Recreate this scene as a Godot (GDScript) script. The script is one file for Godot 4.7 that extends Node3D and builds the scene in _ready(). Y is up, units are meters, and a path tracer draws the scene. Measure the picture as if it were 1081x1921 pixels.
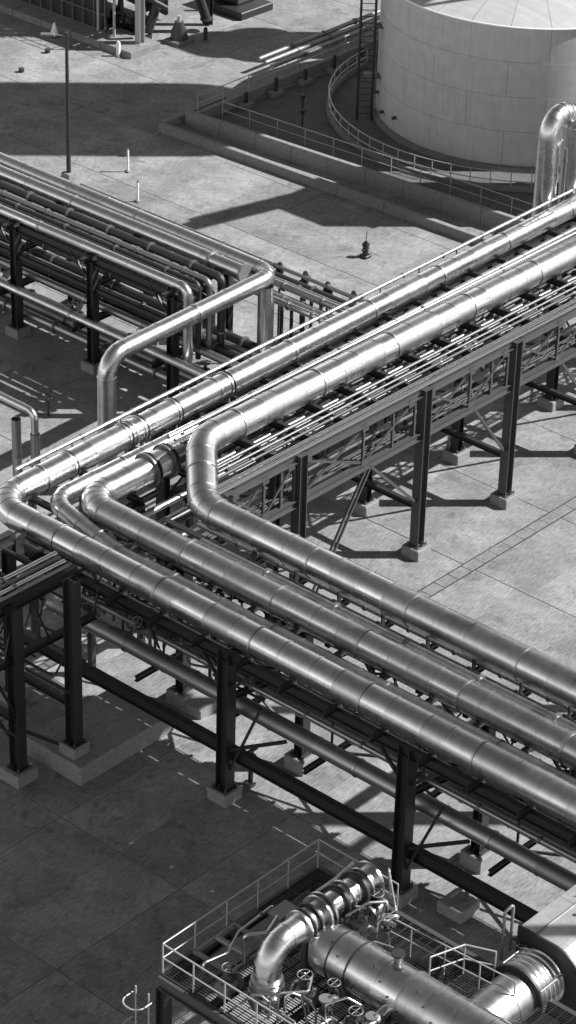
extends Node3D
# World frame: +X runs along the right-hand pipe rack (away, to the upper right), +Z along the
# foreground rack (towards the lower right), +Y up; metres.

var M := {}
const ORD := ["first", "second", "third", "fourth", "fifth", "sixth", "seventh", "eighth", "ninth", "tenth", "eleventh", "twelfth", "thirteenth", "fourteenth", "fifteenth", "sixteenth"]
var mesh_cache := {}
var used_names := {}
var cur: Node3D
var rng := RandomNumberGenerator.new()
var wave := FastNoiseLite.new()
const CAM_POS := Vector3(-77.719946, 60.0, 60.429196)
const CAM_R := Vector3(0.668003, 0.02569, 0.743715)
const CAM_U := Vector3(0.36383, 0.860536, -0.356518)
const CAM_F := Vector3(0.649152, -0.508741, -0.565494)

# ------------------------------------------------------------------ small helpers
func V(x, y, z) -> Vector3:
	return Vector3(x, y, z)

func numbered(nm: String) -> String:
	if not used_names.has(nm):
		used_names[nm] = 0
		return nm
	used_names[nm] += 1
	return "%s_%03d" % [nm, used_names[nm]]

func thing(nm: String, label: String, cat: String, at := Vector3.ZERO, group := "", kind := "") -> Node3D:
	var o := Node3D.new()
	o.name = numbered(nm)
	add_child(o)
	o.position = at
	if kind != "":
		o.set_meta("kind", kind)
	else:
		o.set_meta("label", label)
		o.set_meta("category", cat)
	if group != "":
		o.set_meta("group", group)
	cur = o
	return o

func put(nm: String, mesh: Mesh, mat: Material, xf: Transform3D, parent: Node3D = null) -> MeshInstance3D:
	var o := MeshInstance3D.new()
	o.name = nm
	o.mesh = mesh
	o.material_override = mat
	if parent == null:
		parent = cur
	parent.add_child(o, true)
	var off := parent.position
	if parent != cur and parent.get_parent() is Node3D and parent.get_parent() != self:
		off += (parent.get_parent() as Node3D).position
	o.transform = Transform3D(xf.basis, xf.origin - off)
	return o

func unit_box() -> Mesh:
	if not mesh_cache.has("box"):
		var b := BoxMesh.new()
		b.size = Vector3.ONE
		mesh_cache["box"] = b
	return mesh_cache["box"]

func frame_of(d: Vector3, up := Vector3.UP) -> Basis:
	var z := d.normalized()
	if absf(z.dot(up)) > 0.98:
		up = Vector3(1, 0, 0)
	var x := up.cross(z).normalized()
	return Basis(x, z.cross(x), z)

func box(nm: String, c: Vector3, s: Vector3, mat: Material, parent: Node3D = null, b := Basis.IDENTITY) -> MeshInstance3D:
	return put(nm, unit_box(), mat, Transform3D(b * Basis.from_scale(s), c), parent)

# chamfered block, cached by size
func block(nm: String, c: Vector3, s: Vector3, mat: Material, ch := 0.03, parent: Node3D = null, b := Basis.IDENTITY) -> MeshInstance3D:
	var key := "blk%s%.3f" % [s, ch]
	if not mesh_cache.has(key):
		var st := SurfaceTool.new()
		st.begin(Mesh.PRIMITIVE_TRIANGLES)
		st.set_smooth_group(-1)
		var h := s * 0.5
		var ax := [Vector3(1, 0, 0), Vector3(0, 1, 0), Vector3(0, 0, 1)]
		for i in 3:
			var u: Vector3 = ax[(i + 1) % 3]
			var v: Vector3 = ax[(i + 2) % 3]
			var n: Vector3 = ax[i]
			var hu := absf(u.dot(h)) - ch
			var hv := absf(v.dot(h)) - ch
			var hn := absf(n.dot(h))
			for sg: float in [-1.0, 1.0]:
				quad(st, n * hn * sg + u * hu + v * hv, n * hn * sg - u * hu + v * hv, n * hn * sg - u * hu - v * hv, n * hn * sg + u * hu - v * hv, n * sg)
				for sv: float in [-1.0, 1.0]:
					var e := (n * sg + v * sv).normalized()
					var p := n * hn * sg + v * hv * sv
					var q := n * (hn - ch) * sg + v * (hv + ch) * sv
					quad(st, p + u * hu, p - u * hu, q - u * hu, q + u * hu, e)
		for sx: float in [-1.0, 1.0]:
			for sy: float in [-1.0, 1.0]:
				for sz: float in [-1.0, 1.0]:
					var a := Vector3(h.x * sx, (h.y - ch) * sy, (h.z - ch) * sz)
					var d := Vector3((h.x - ch) * sx, h.y * sy, (h.z - ch) * sz)
					var e := Vector3((h.x - ch) * sx, (h.y - ch) * sy, h.z * sz)
					tri(st, a, d, e, Vector3(sx, sy, sz))
		st.generate_normals()
		mesh_cache[key] = st.commit()
	return put(nm, mesh_cache[key], mat, Transform3D(b, c), parent)

func tri(st: SurfaceTool, a: Vector3, b: Vector3, c: Vector3, n: Vector3) -> void:
	if (b - a).cross(c - a).dot(n) > 0.0:
		st.add_vertex(a); st.add_vertex(c); st.add_vertex(b)
	else:
		st.add_vertex(a); st.add_vertex(b); st.add_vertex(c)

func quad(st: SurfaceTool, a: Vector3, b: Vector3, c: Vector3, d: Vector3, n: Vector3) -> void:
	tri(st, a, b, c, n)
	tri(st, a, c, d, n)

# rectangular bar from p to q
func slat(nm: String, p: Vector3, q: Vector3, w: float, h: float, mat: Material, up := Vector3.UP, parent: Node3D = null) -> MeshInstance3D:
	var d := q - p
	var b := frame_of(d, up)
	return put(nm, unit_box(), mat, Transform3D(b * Basis.from_scale(Vector3(w, h, d.length())), (p + q) * 0.5), parent)

# round bar from p to q
func rod(nm: String, p: Vector3, q: Vector3, r: float, mat: Material, parent: Node3D = null, seg := 12) -> MeshInstance3D:
	var key := "cyl%d" % seg
	if not mesh_cache.has(key):
		var c := CylinderMesh.new()
		c.top_radius = 1.0; c.bottom_radius = 1.0; c.height = 1.0
		c.radial_segments = seg; c.rings = 1
		mesh_cache[key] = c
	var d := q - p
	var f := frame_of(d)
	var b := Basis(f.x, f.z, -f.y)
	return put(nm, mesh_cache[key], mat, Transform3D(b * Basis.from_scale(Vector3(r, d.length(), r)), (p + q) * 0.5), parent)

# I / H section of unit length along z, cached by size
func section_mesh(w: float, h: float) -> Mesh:
	var key := "sec%.3f_%.3f" % [w, h]
	if not mesh_cache.has(key):
		var tf := maxf(0.022, h * 0.07)
		var tw := maxf(0.016, w * 0.06)
		var o: Array[Vector2] = [Vector2(-w / 2, -h / 2), Vector2(w / 2, -h / 2), Vector2(w / 2, -h / 2 + tf), Vector2(tw, -h / 2 + tf),
			Vector2(tw, h / 2 - tf), Vector2(w / 2, h / 2 - tf), Vector2(w / 2, h / 2), Vector2(-w / 2, h / 2),
			Vector2(-w / 2, h / 2 - tf), Vector2(-tw, h / 2 - tf), Vector2(-tw, -h / 2 + tf), Vector2(-w / 2, -h / 2 + tf)]
		var st := SurfaceTool.new()
		st.begin(Mesh.PRIMITIVE_TRIANGLES)
		st.set_smooth_group(-1)
		for i in 12:
			var a := o[i]
			var b := o[(i + 1) % 12]
			var n := Vector3(b.y - a.y, a.x - b.x, 0)
			quad(st, Vector3(a.x, a.y, -0.5), Vector3(b.x, b.y, -0.5), Vector3(b.x, b.y, 0.5), Vector3(a.x, a.y, 0.5), n)
		for e: float in [-0.5, 0.5]:
			for rct in [[0, 1, 2, 11], [8, 5, 6, 7], [10, 3, 4, 9]]:
				quad(st, Vector3(o[rct[0]].x, o[rct[0]].y, e), Vector3(o[rct[1]].x, o[rct[1]].y, e), Vector3(o[rct[2]].x, o[rct[2]].y, e), Vector3(o[rct[3]].x, o[rct[3]].y, e), Vector3(0, 0, e))
		st.generate_normals()
		mesh_cache[key] = st.commit()
	return mesh_cache[key]

func ibeam(nm: String, p: Vector3, q: Vector3, w: float, h: float, mat: Material, up := Vector3.UP, parent: Node3D = null) -> MeshInstance3D:
	var d := q - p
	var b := frame_of(d, up)
	return put(nm, section_mesh(w, h), mat, Transform3D(b * Basis.from_scale(Vector3(1, 1, d.length())), (p + q) * 0.5), parent)

# polyline with filleted corners -> Array of [pos, tangent, in_arc]
func fillet(pts: Array, br: float, arc_step := 0.1) -> Array:
	var out := []
	var n := pts.size()
	out.append([pts[0], (pts[1] - pts[0]).normalized(), false])
	for i in range(1, n - 1):
		var a: Vector3 = pts[i - 1]
		var b: Vector3 = pts[i]
		var c: Vector3 = pts[i + 1]
		var d0 := (b - a).normalized()
		var d1 := (c - b).normalized()
		var ang := d0.angle_to(d1)
		if ang < 0.01:
			continue
		var r := br
		var tl := r * tan(ang / 2)
		var room := minf((b - a).length() * (1.0 if i == 1 else 0.5), (c - b).length() * (1.0 if i == n - 2 else 0.5)) * 0.98
		if tl > room:
			tl = room
			r = tl / tan(ang / 2)
		var axis := d0.cross(d1).normalized()
		var ctr := b - d0 * tl + axis.cross(d0) * r
		var steps := maxi(3, int(ceil(ang / arc_step)))
		for k in steps + 1:
			var rt := Basis(axis, ang * k / steps)
			out.append([ctr + rt * (b - d0 * tl - ctr), rt * d0, k < steps])
	out.append([pts[n - 1], (pts[n - 1] - pts[n - 2]).normalized(), false])
	return out

# tube through rings: Array of [pos, tangent, radius]; wavy normals give beaten sheet metal its uneven shine
func tube_mesh(rings: Array, seg := 32, wav := 0.0, caps := true) -> ArrayMesh:
	var vs := PackedVector3Array(); var ns := PackedVector3Array(); var uv := PackedVector2Array(); var ix := PackedInt32Array()
	var t0: Vector3 = rings[0][1]
	var nn := t0.cross(Vector3.UP)
	if nn.length() < 0.1:
		nn = t0.cross(Vector3(0, 0, 1))
	nn = nn.normalized()
	var run := 0.0
	for i in rings.size():
		var p: Vector3 = rings[i][0]
		var t: Vector3 = rings[i][1]
		nn = (nn - t * nn.dot(t)).normalized()
		var bb := t.cross(nn)
		if i > 0:
			run += (p - (rings[i - 1][0] as Vector3)).length()
		for k in seg + 1:
			var a := TAU * k / seg
			var d := nn * cos(a) + bb * sin(a)
			var q: Vector3 = p + d * rings[i][2]
			vs.append(q)
			var m := d
			if wav > 0.0:
				m += Vector3(wave.get_noise_3dv(q), wave.get_noise_3dv(q + V(31, 7, 3)), wave.get_noise_3dv(q + V(3, 57, 11))) * wav
			ns.append(m.normalized())
			uv.append(Vector2(float(k) / seg * TAU * rings[i][2], run))
	for i in rings.size() - 1:
		for k in seg:
			var a := i * (seg + 1) + k
			var b := a + seg + 1
			ix.append_array([a, b, a + 1, a + 1, b, b + 1])
	if caps:
		for e in [0, rings.size() - 1]:
			var c0 := vs.size()
			vs.append(rings[e][0]); uv.append(Vector2.ZERO)
			var nd: Vector3 = rings[e][1] * (-1.0 if e == 0 else 1.0)
			ns.append(nd)
			for k in seg + 1:
				vs.append(vs[e * (seg + 1) + k]); ns.append(nd); uv.append(Vector2.ZERO)
			for k in seg:
				if e == 0:
					ix.append_array([c0, c0 + 1 + k, c0 + 2 + k])
				else:
					ix.append_array([c0, c0 + 2 + k, c0 + 1 + k])
	var arr := []
	arr.resize(Mesh.ARRAY_MAX)
	arr[Mesh.ARRAY_VERTEX] = vs; arr[Mesh.ARRAY_NORMAL] = ns; arr[Mesh.ARRAY_TEX_UV] = uv; arr[Mesh.ARRAY_INDEX] = ix
	var m := ArrayMesh.new()
	m.add_surface_from_arrays(Mesh.PRIMITIVE_TRIANGLES, arr)
	return m

func tube(nm: String, pts: Array, r: float, mat: Material, br := 0.3, seg := 12, parent: Node3D = null) -> MeshInstance3D:
	var f := fillet(pts, br, 0.26)
	var rings := []
	var o: Vector3 = pts[0]
	for e in f:
		rings.append([(e[0] as Vector3) - o, e[1], r])
	return put(nm, tube_mesh(rings, seg), mat, Transform3D(Basis.IDENTITY, o), parent)

# insulated pipe: a thing of separate sheet-metal sections with lips at the seams, straps and clamps
func jacket_pipe(nm: String, label: String, pts: Array, r0: float, r1: float, br: float, sec: float, group := "", strap_every := 4, dark := false, wav := 0.0035) -> Node3D:
	var t := thing(nm, label, "pipe", pts[0], group)
	var f := fillet(pts, br, 0.075)
	var total := 0.0
	for i in f.size() - 1:
		total += ((f[i + 1][0] as Vector3) - (f[i][0] as Vector3)).length()
	var run := 0.0
	var n := 0
	var i := 0
	while i < f.size() - 1:
		if f[i][2]:
			# an elbow: gores of about a quarter of it
			var j := i
			while j < f.size() - 1 and f[j][2]:
				j += 1
			var cnt := j - i
			var g := maxi(1, int(round(cnt / 4.5)))
			for q in g:
				var a := i + int(floor(float(cnt) * q / g))
				var b := i + int(floor(float(cnt) * (q + 1) / g))
				var list := []
				for k in range(a, b + 1):
					if k > a:
						run += ((f[k][0] as Vector3) - (f[k - 1][0] as Vector3)).length()
					list.append([f[k][0], f[k][1], lerpf(r0, r1, run / total)])
				jacket_section("elbow_section", list, t, n, dark, wav)
				n += 1
			i = j
		else:
			var a: Vector3 = f[i][0]
			var b: Vector3 = f[i + 1][0]
			var L := (b - a).length()
			if L > 0.02:
				var cnt := maxi(1, int(round(L / sec)))
				var d := (b - a) / L
				var cuts := [0.0]
				for k in range(1, cnt):
					cuts.append((k + rng.randf_range(-0.16, 0.16)) * L / cnt)
				cuts.append(L)
				for k in cnt:
					var list := []
					var l0: float = cuts[k]
					var l1: float = cuts[k + 1]
					var sub := maxi(2, int((l1 - l0) / 0.3))
					var tilt := V(rng.randf_range(-1, 1), rng.randf_range(-1, 1), rng.randf_range(-1, 1)) * 0.004
					for s in sub + 1:
						var l := lerpf(l0, l1, float(s) / sub)
						list.append([a + d * l + tilt * (float(s) / sub - 0.5), d, lerpf(r0, r1, (run + l) / total)])
					jacket_section("jacket_section", list, t, n, dark, wav)
					n += 1
					if n % strap_every == 0:
						var c: Vector3 = a + d * l0
						var rr := lerpf(r0, r1, (run + l0) / total) + 0.02
						var w := 0.035 if n % (strap_every * 2) else 0.06
						put("strap", tube_mesh([[-d * w, d, rr - 0.01], [-d * w, d, rr + 0.012], [d * w, d, rr + 0.012], [d * w, d, rr - 0.01]], 32, 0.0, false), M.strap, Transform3D(Basis.IDENTITY, c))
			run += L
			i += 1
	return t

func jacket_section(nm: String, list: Array, t: Node3D, n: int, dark: bool, wav: float) -> void:
	var o: Vector3 = list[0][0]
	var rings := []
	var d: Vector3 = list[0][1]
	var r: float = list[0][2]
	var lip := 0.018
	rings.append([-d * 0.045, d, r - 0.004])
	rings.append([-d * 0.045, d, r + lip])
	rings.append([d * 0.012, d, r + lip])
	rings.append([d * 0.02, d, r])
	for k in range(1, list.size()):
		rings.append([(list[k][0] as Vector3) - o, list[k][1], list[k][2]])
	var mats: Array = M.dull_shaded_jackets if dark else M.jackets
	put(nm, tube_mesh(rings, 36, wav, false), mats[(n * 7 + rng.randi() % 3) % mats.size()], Transform3D(Basis.IDENTITY, o))

func flange(nm: String, c: Vector3, d: Vector3, r: float, w: float, mat: Material, bolts := 0, parent: Node3D = null) -> MeshInstance3D:
	d = d.normalized()
	var ch := minf(0.02, w * 0.2)
	var m := tube_mesh([[-d * w / 2, d, r - ch], [-d * (w / 2 - ch), d, r], [d * (w / 2 - ch), d, r], [d * w / 2, d, r - ch]], 28)
	var o := put(nm, m, mat, Transform3D(Basis.IDENTITY, c), parent)
	if bolts > 0:
		var f := frame_of(d)
		for k in bolts:
			var a := TAU * k / bolts
			var p := c + (f.x * cos(a) + f.y * sin(a)) * (r - 0.07)
			rod("bolt", p - d * (w / 2 + 0.04), p + d * (w / 2 + 0.04), 0.022, M.steel_lt, o, 6)
	return o

func small_pipe(nm: String, label: String, pts: Array, r: float, mat: Material, br := 0.3, group := "", coupl := 6.0) -> Node3D:
	var t := thing(nm, label, "pipe", pts[0], group)
	tube("run", pts, r, mat, br, 14)
	for i in pts.size() - 1:
		var a: Vector3 = pts[i]
		var b: Vector3 = pts[i + 1]
		var L := (b - a).length()
		var k := 1
		while k * coupl < L:
			flange("coupling", a + (b - a) * (k * coupl / L), b - a, r * 1.35 + 0.01, 0.12, M.steel_lt)
			k += 1
	return t

func railing(label: String, pts: Array, h: float, mat: Material, step := 1.5, group := "guard railings", toe := true, r := 0.03) -> Node3D:
	var t := thing("guard_railing", label, "railing", pts[0], group)
	for i in pts.size() - 1:
		var a: Vector3 = pts[i]
		var b: Vector3 = pts[i + 1]
		rod("top_rail", a + V(0, h, 0), b + V(0, h, 0), r, mat, null, 8)
		rod("mid_rail", a + V(0, h * 0.52, 0), b + V(0, h * 0.52, 0), r * 0.85, mat, null, 8)
		if toe:
			slat("toe_board", a + V(0, 0.07, 0), b + V(0, 0.07, 0), 0.012, 0.13, mat)
		var n := maxi(1, int(round((b - a).length() / step)))
		for k in n + (1 if i == pts.size() - 2 else 0):
			var p := a + (b - a) * (float(k) / n)
			rod("post", p, p + V(0, h, 0), r, mat, null, 8)
	return t

func handwheel(nm: String, c: Vector3, axis: Vector3, r: float, mat: Material, parent: Node3D = null) -> void:
	var f := frame_of(axis)
	var rings := []
	for k in 21:
		var a := TAU * k / 20
		rings.append([(f.x * cos(a) + f.y * sin(a)) * r, (f.y * cos(a) - f.x * sin(a)), 0.022])
	parent = put(nm, tube_mesh(rings, 8, 0.0, false), mat, Transform3D(Basis.IDENTITY, c), parent)
	for k in 2:
		var a := PI * k / 2
		var d := (f.x * cos(a) + f.y * sin(a)) * r
		rod("spoke", c - d, c + d, 0.016, mat, parent, 6)

func gate_valve(label: String, c: Vector3, run: Vector3, r: float, group := "", stem := Vector3.UP) -> Node3D:
	var t := thing("gate_valve", label, "valve", c, group)
	run = run.normalized()
	flange("flange", c - run * r * 2.0, run, r * 1.75, 0.09, M.steel_lt)
	flange("flange", c + run * r * 2.0, run, r * 1.75, 0.09, M.steel_lt)
	put("body", tube_mesh([[-run * r * 2.0, run, r], [-run * r * 1.0, run, r * 1.1], [-run * r * 0.5, run, r * 1.5], [run * r * 0.5, run, r * 1.5], [run * r, run, r * 1.1], [run * r * 2.0, run, r]], 20), M.steel_lt, Transform3D(Basis.IDENTITY, c))
	put("bonnet", tube_mesh([[stem * r * 0.8, stem, r * 0.9], [stem * r * 2.0, stem, r * 0.8], [stem * r * 2.05, stem, r * 1.3], [stem * r * 2.4, stem, r * 1.3], [stem * r * 2.45, stem, r * 0.5], [stem * r * 3.4, stem, r * 0.35]], 16), M.steel, Transform3D(Basis.IDENTITY, c))
	rod("stem", c + stem * r * 3.3, c + stem * (r * 4.6), 0.025, M.chrome, null, 8)
	handwheel("handwheel", c + stem * r * 4.2, stem, r * 1.1 + 0.05, M.steel_lt)
	return t

# ------------------------------------------------------------------ materials
func grey(v: float) -> Color:
	return Color(v, v, v).linear_to_srgb()

func mat(lin: float, rough: float, metal := 0.0) -> StandardMaterial3D:
	var m := StandardMaterial3D.new()
	m.albedo_color = grey(lin)
	m.roughness = rough
	m.metallic = metal
	return m

func noise_bytes(size: int, seed_: int, freq: float, oct: int, kind := FastNoiseLite.TYPE_SIMPLEX_SMOOTH) -> PackedByteArray:
	var nz := FastNoiseLite.new()
	nz.seed = seed_
	nz.noise_type = kind
	nz.frequency = freq
	nz.fractal_octaves = oct
	var im := nz.get_seamless_image(size, size)
	im.convert(Image.FORMAT_L8)
	return im.get_data()

func tex_from(size: int, f: Callable) -> ImageTexture:
	var d := PackedByteArray()
	d.resize(size * size * 3)
	for i in size * size:
		var v := int(clampf(f.call(i), 0.0, 1.0) * 255.0)
		d[i * 3] = v; d[i * 3 + 1] = v; d[i * 3 + 2] = v
	var im := Image.create_from_data(size, size, false, Image.FORMAT_RGB8, d)
	im.generate_mipmaps()
	return ImageTexture.create_from_image(im)

func tri_map(m: StandardMaterial3D, metres: float, off := Vector3.ZERO) -> void:
	m.uv1_triplanar = true
	m.uv1_world_triplanar = true
	m.uv1_scale = Vector3.ONE / metres
	m.uv1_offset = off

func make_materials() -> void:
	var S := 1024
	var a := noise_bytes(S, 3, 0.006, 5)
	var b := noise_bytes(S, 9, 0.03, 4)
	var c := noise_bytes(S, 21, 0.2, 3)
	var e := noise_bytes(S, 5, 0.012, 3)
	var g := noise_bytes(S, 41, 0.007, 4)
	# trowelled concrete: blotches, streaks drawn along one way, grain, dark spots
	var conc := tex_from(S, func(i: int) -> float:
		var x := i % S
		var y := i / S
		var st := (b[((y * 6) % S) * S + x] * 0.8 + b[i] * 0.2) / 255.0
		var bl := a[i] / 255.0
		var sp := smoothstep(0.70, 0.86, e[((y * 3) % S) * S + (x * 3) % S] / 255.0)
		return 0.82 + (bl - 0.5) * 0.12 + (st - 0.5) * 0.34 + (c[i] / 255.0 - 0.5) * 0.16 - sp * 0.06 - (1.0 - smoothstep(0.0, 0.011, absf(g[i] / 255.0 - 0.5))) * 0.16 - smoothstep(0.72, 0.80, g[i] / 255.0) * 0.09)
	var conc2 := tex_from(512, func(i: int) -> float:
		var x := i % 512
		var y := i / 512
		var k := y * S + x
		return 0.92 + (e[(y * 2) * S + x * 2] / 255.0 - 0.5) * 0.16 + (b[k * 2 % (S * S)] / 255.0 - 0.5) * 0.1)
	var rough_t := tex_from(512, func(i: int) -> float:
		var x := i % 512
		var y := i / 512
		return 0.88 + (a[(y * 2) * S + x * 2] / 255.0 - 0.5) * 0.16 + (b[(y * 2) * S + x * 2] / 255.0 - 0.5) * 0.06)
	var steel_t := tex_from(512, func(i: int) -> float:
		var x := i % 512
		var y := i / 512
		return 0.75 + (b[(y * 2) * S + x * 2] / 255.0 - 0.5) * 0.5 + (c[(y * 2) * S + x * 2] / 255.0 - 0.5) * 0.2)
	var dull_t := tex_from(512, func(i: int) -> float:
		var x := i % 512
		var y := i / 512
		return 0.96 + (a[(y * 2) * S + x * 2] / 255.0 - 0.5) * 0.12 + (c[(y * 2) * S + x * 2] / 255.0 - 0.5) * 0.04 - smoothstep(0.68, 0.82, e[(y * 2) * S + x * 2] / 255.0) * 0.07)
	# painted steel shell: vertical weather streaks
	var streak_t := tex_from(512, func(i: int) -> float:
		var x := i % 512
		var y := i / 512
		return 0.90 + (b[((y / 14) % S) * S + x * 2] / 255.0 - 0.5) * 0.085 + (a[(y * 2) * S + x * 2] / 255.0 - 0.5) * 0.10)
	M.slabs = []
	for k in 6:
		var m := mat([0.36, 0.39, 0.33, 0.41, 0.37, 0.345][k], 0.9)
		m.albedo_texture = conc
		tri_map(m, 17.0, V(k * 0.37, 0.0, k * 0.61))
		m.detail_enabled = true
		m.detail_blend_mode = BaseMaterial3D.BLEND_MODE_MUL
		m.detail_albedo = conc2
		m.detail_uv_layer = BaseMaterial3D.DETAIL_UV_2
		m.uv2_triplanar = true
		m.uv2_world_triplanar = true
		m.uv2_scale = Vector3.ONE / 41.0
		M.slabs.append(m)
	M.ground = mat(0.22, 0.95)
	M.concrete = mat(0.31, 0.9)
	M.concrete.albedo_texture = conc
	tri_map(M.concrete, 2.4)
	M.concrete_dk = mat(0.26, 0.9)
	M.concrete_dk.albedo_texture = conc
	tri_map(M.concrete_dk, 6.0, V(0.3, 0.1, 0.7))
	M.jackets = []
	for k in 5:
		var m := mat([0.64, 0.54, 0.70, 0.60, 0.50][k], [0.31, 0.37, 0.27, 0.34, 0.41][k], 1.0)
		m.albedo_texture = dull_t
		m.roughness_texture = rough_t
		tri_map(m, 3.1, V(k * 0.21, k * 0.4, 0.1 * k))
		M.jackets.append(m)
	M.dull_shaded_jackets = []  # duller, darker sheets; they also carry the painted shade of the low rack pipe
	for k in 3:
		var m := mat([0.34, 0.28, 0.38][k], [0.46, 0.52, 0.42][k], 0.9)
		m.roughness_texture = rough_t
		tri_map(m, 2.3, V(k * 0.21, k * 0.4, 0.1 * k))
		M.dull_shaded_jackets.append(m)
	M.chrome = mat(0.58, 0.33, 1.0)
	M.chrome.roughness_texture = rough_t
	tri_map(M.chrome, 1.7)
	M.strap = mat(0.42, 0.4, 1.0)
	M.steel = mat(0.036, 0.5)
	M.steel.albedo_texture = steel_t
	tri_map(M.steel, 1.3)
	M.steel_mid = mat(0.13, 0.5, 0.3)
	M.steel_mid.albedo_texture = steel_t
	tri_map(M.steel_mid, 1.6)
	M.steel_lt = mat(0.30, 0.45, 0.5)
	M.steel_lt.albedo_texture = steel_t
	tri_map(M.steel_lt, 0.9)
	M.galv = mat(0.42, 0.45, 0.5)
	M.galv.albedo_texture = steel_t
	tri_map(M.galv, 1.1)
	M.asphalt = mat(0.15, 0.92)
	M.asphalt.albedo_texture = conc
	tri_map(M.asphalt, 11.0, V(0.4, 0, 0.2))
	M.black = mat(0.02, 0.5)
	M.rail = mat(0.34, 0.45, 0.2)
	M.tank = mat(0.50, 0.55)
	M.tank.albedo_texture = streak_t
	tri_map(M.tank, 6.0)
	M.roof = mat(0.42, 0.6)
	M.roof.albedo_texture = streak_t
	tri_map(M.roof, 9.0)
	M.white = mat(0.7, 0.5)
	M.duct = mat(0.60, 0.4, 0.6)
	M.duct.albedo_texture = streak_t
	tri_map(M.duct, 3.0)
	M.grating = mat(0.045, 0.6, 0.2)
	M.grating.albedo_texture = steel_t
	tri_map(M.grating, 0.6)
	M.glass = mat(0.6, 0.2)

# ------------------------------------------------------------------ camera, sky, sun
func set_camera_and_light() -> void:
	var cam := Camera3D.new()
	cam.name = "camera"
	cam.fov = 21.389
	cam.near = 1.0
	cam.far = 6000.0
	add_child(cam)
	cam.transform = Transform3D(Basis(CAM_R, CAM_U, -CAM_F), CAM_POS)
	cam.current = true
	var we := WorldEnvironment.new()
	we.name = "environment"
	var env := Environment.new()
	env.background_mode = Environment.BG_SKY
	var sky := Sky.new()
	var sm := ProceduralSkyMaterial.new()
	sm.sky_top_color = Color(0.24, 0.24, 0.24)
	sm.sky_horizon_color = Color(1.0, 1.0, 1.0)
	sm.sky_curve = 0.2
	sm.ground_bottom_color = Color(0.16, 0.16, 0.16)
	sm.ground_horizon_color = Color(0.5, 0.5, 0.5)
	sm.sun_angle_max = 0.0
	sky.sky_material = sm
	env.sky = sky
	env.background_energy_multiplier = 1.3
	env.tonemap_mode = Environment.TONE_MAPPER_LINEAR
	env.tonemap_exposure = 1.85
	env.sdfgi_enabled = true
	env.ssao_enabled = true
	env.ssil_enabled = true
	we.environment = env
	add_child(we)
	var sun := DirectionalLight3D.new()
	sun.name = "sun"
	sun.light_energy = 1.6
	sun.light_angular_distance = 0.5
	sun.light_color = Color(1, 1, 1)
	sun.shadow_enabled = true
	add_child(sun)
	var e := deg_to_rad(43.0)
	var az := deg_to_rad(45.5)
	var to_sun := V(cos(e) * cos(az), sin(e), cos(e) * sin(az))
	sun.transform = Transform3D(Basis.looking_at(-to_sun, Vector3.UP), to_sun * 200.0)

func in_view(p: Vector3, margin: float) -> bool:
	var d := p - CAM_POS
	var z := d.dot(CAM_F)
	if z < 1.0:
		return false
	var k := tan(deg_to_rad(21.389 / 2))
	return absf(d.dot(CAM_U)) < z * k + margin and absf(d.dot(CAM_R)) < z * k * 0.5627 + margin

# ------------------------------------------------------------------ ground
func build_ground() -> void:
	thing("ground", "", "", V(0, -0.08, 0), "", "structure")
	var pm := PlaneMesh.new()
	pm.size = Vector2(6000, 6000)
	put("base", pm, M.ground, Transform3D(Basis.IDENTITY, V(0, -0.08, 0)))
	rng.seed = 11
	for i in range(-9, 30):
		for j in range(-18, 12):
			var c := V(-29.2 + 6.0 * i + 3.0, 0, 2.4 + 6.0 * j + 3.0)
			if not in_view(c, 13.0):
				continue
			# each bay is poured in two or four panels
			var lift := rng.randf_range(-0.004, 0.004)
			if in_view(c, 4.5):
				for h: float in [-1.5, 1.5]:
					block("slab", c + V(0, -0.06 + lift + h * 0.001, h * 0.9953), V(5.972, 0.12, 2.995), M.slabs[rng.randi() % 6], 0.01)
			else:
				block("slab", c + V(0, -0.06 + lift, 0), V(5.972, 0.12, 5.972), M.slabs[rng.randi() % 6], 0.01)

# ------------------------------------------------------------------ pipe racks
func column(x: float, z: float, y0: float, y1: float, w: float, m: Material, ped := 1.0, pedh := 0.55, along_x := true) -> void:
	if ped > 0.0:
		block("pedestal", V(x, y0 + pedh / 2 - 0.02, z), V(ped, pedh + 0.04, ped), M.concrete, 0.035)
		var plate := block("base_plate", V(x, y0 + pedh + 0.02, z), V(w + 0.22, 0.04, w + 0.22), m, 0.006)
		for s in [[-1, -1], [1, -1], [-1, 1], [1, 1]]:
			rod("anchor_bolt", V(x + s[0] * (w / 2 + 0.06), y0 + pedh + 0.04, z + s[1] * (w / 2 + 0.06)), V(x + s[0] * (w / 2 + 0.06), y0 + pedh + 0.16, z + s[1] * (w / 2 + 0.06)), 0.025, M.steel_lt, plate, 6)
		for s: float in [-1, 1]:
			box("stiffener", V(x + (s * (w / 2 + 0.05) if along_x else 0.0), y0 + pedh + 0.16, z + (0.0 if along_x else s * (w / 2 + 0.05))), V(0.1 if along_x else 0.02, 0.24, 0.02 if along_x else 0.1), m)
	ibeam("column", V(x, y0 + pedh + 0.04, z), V(x, y1, z), w, w, m, Vector3(0, 0, 1) if along_x else Vector3(1, 0, 0))

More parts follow.
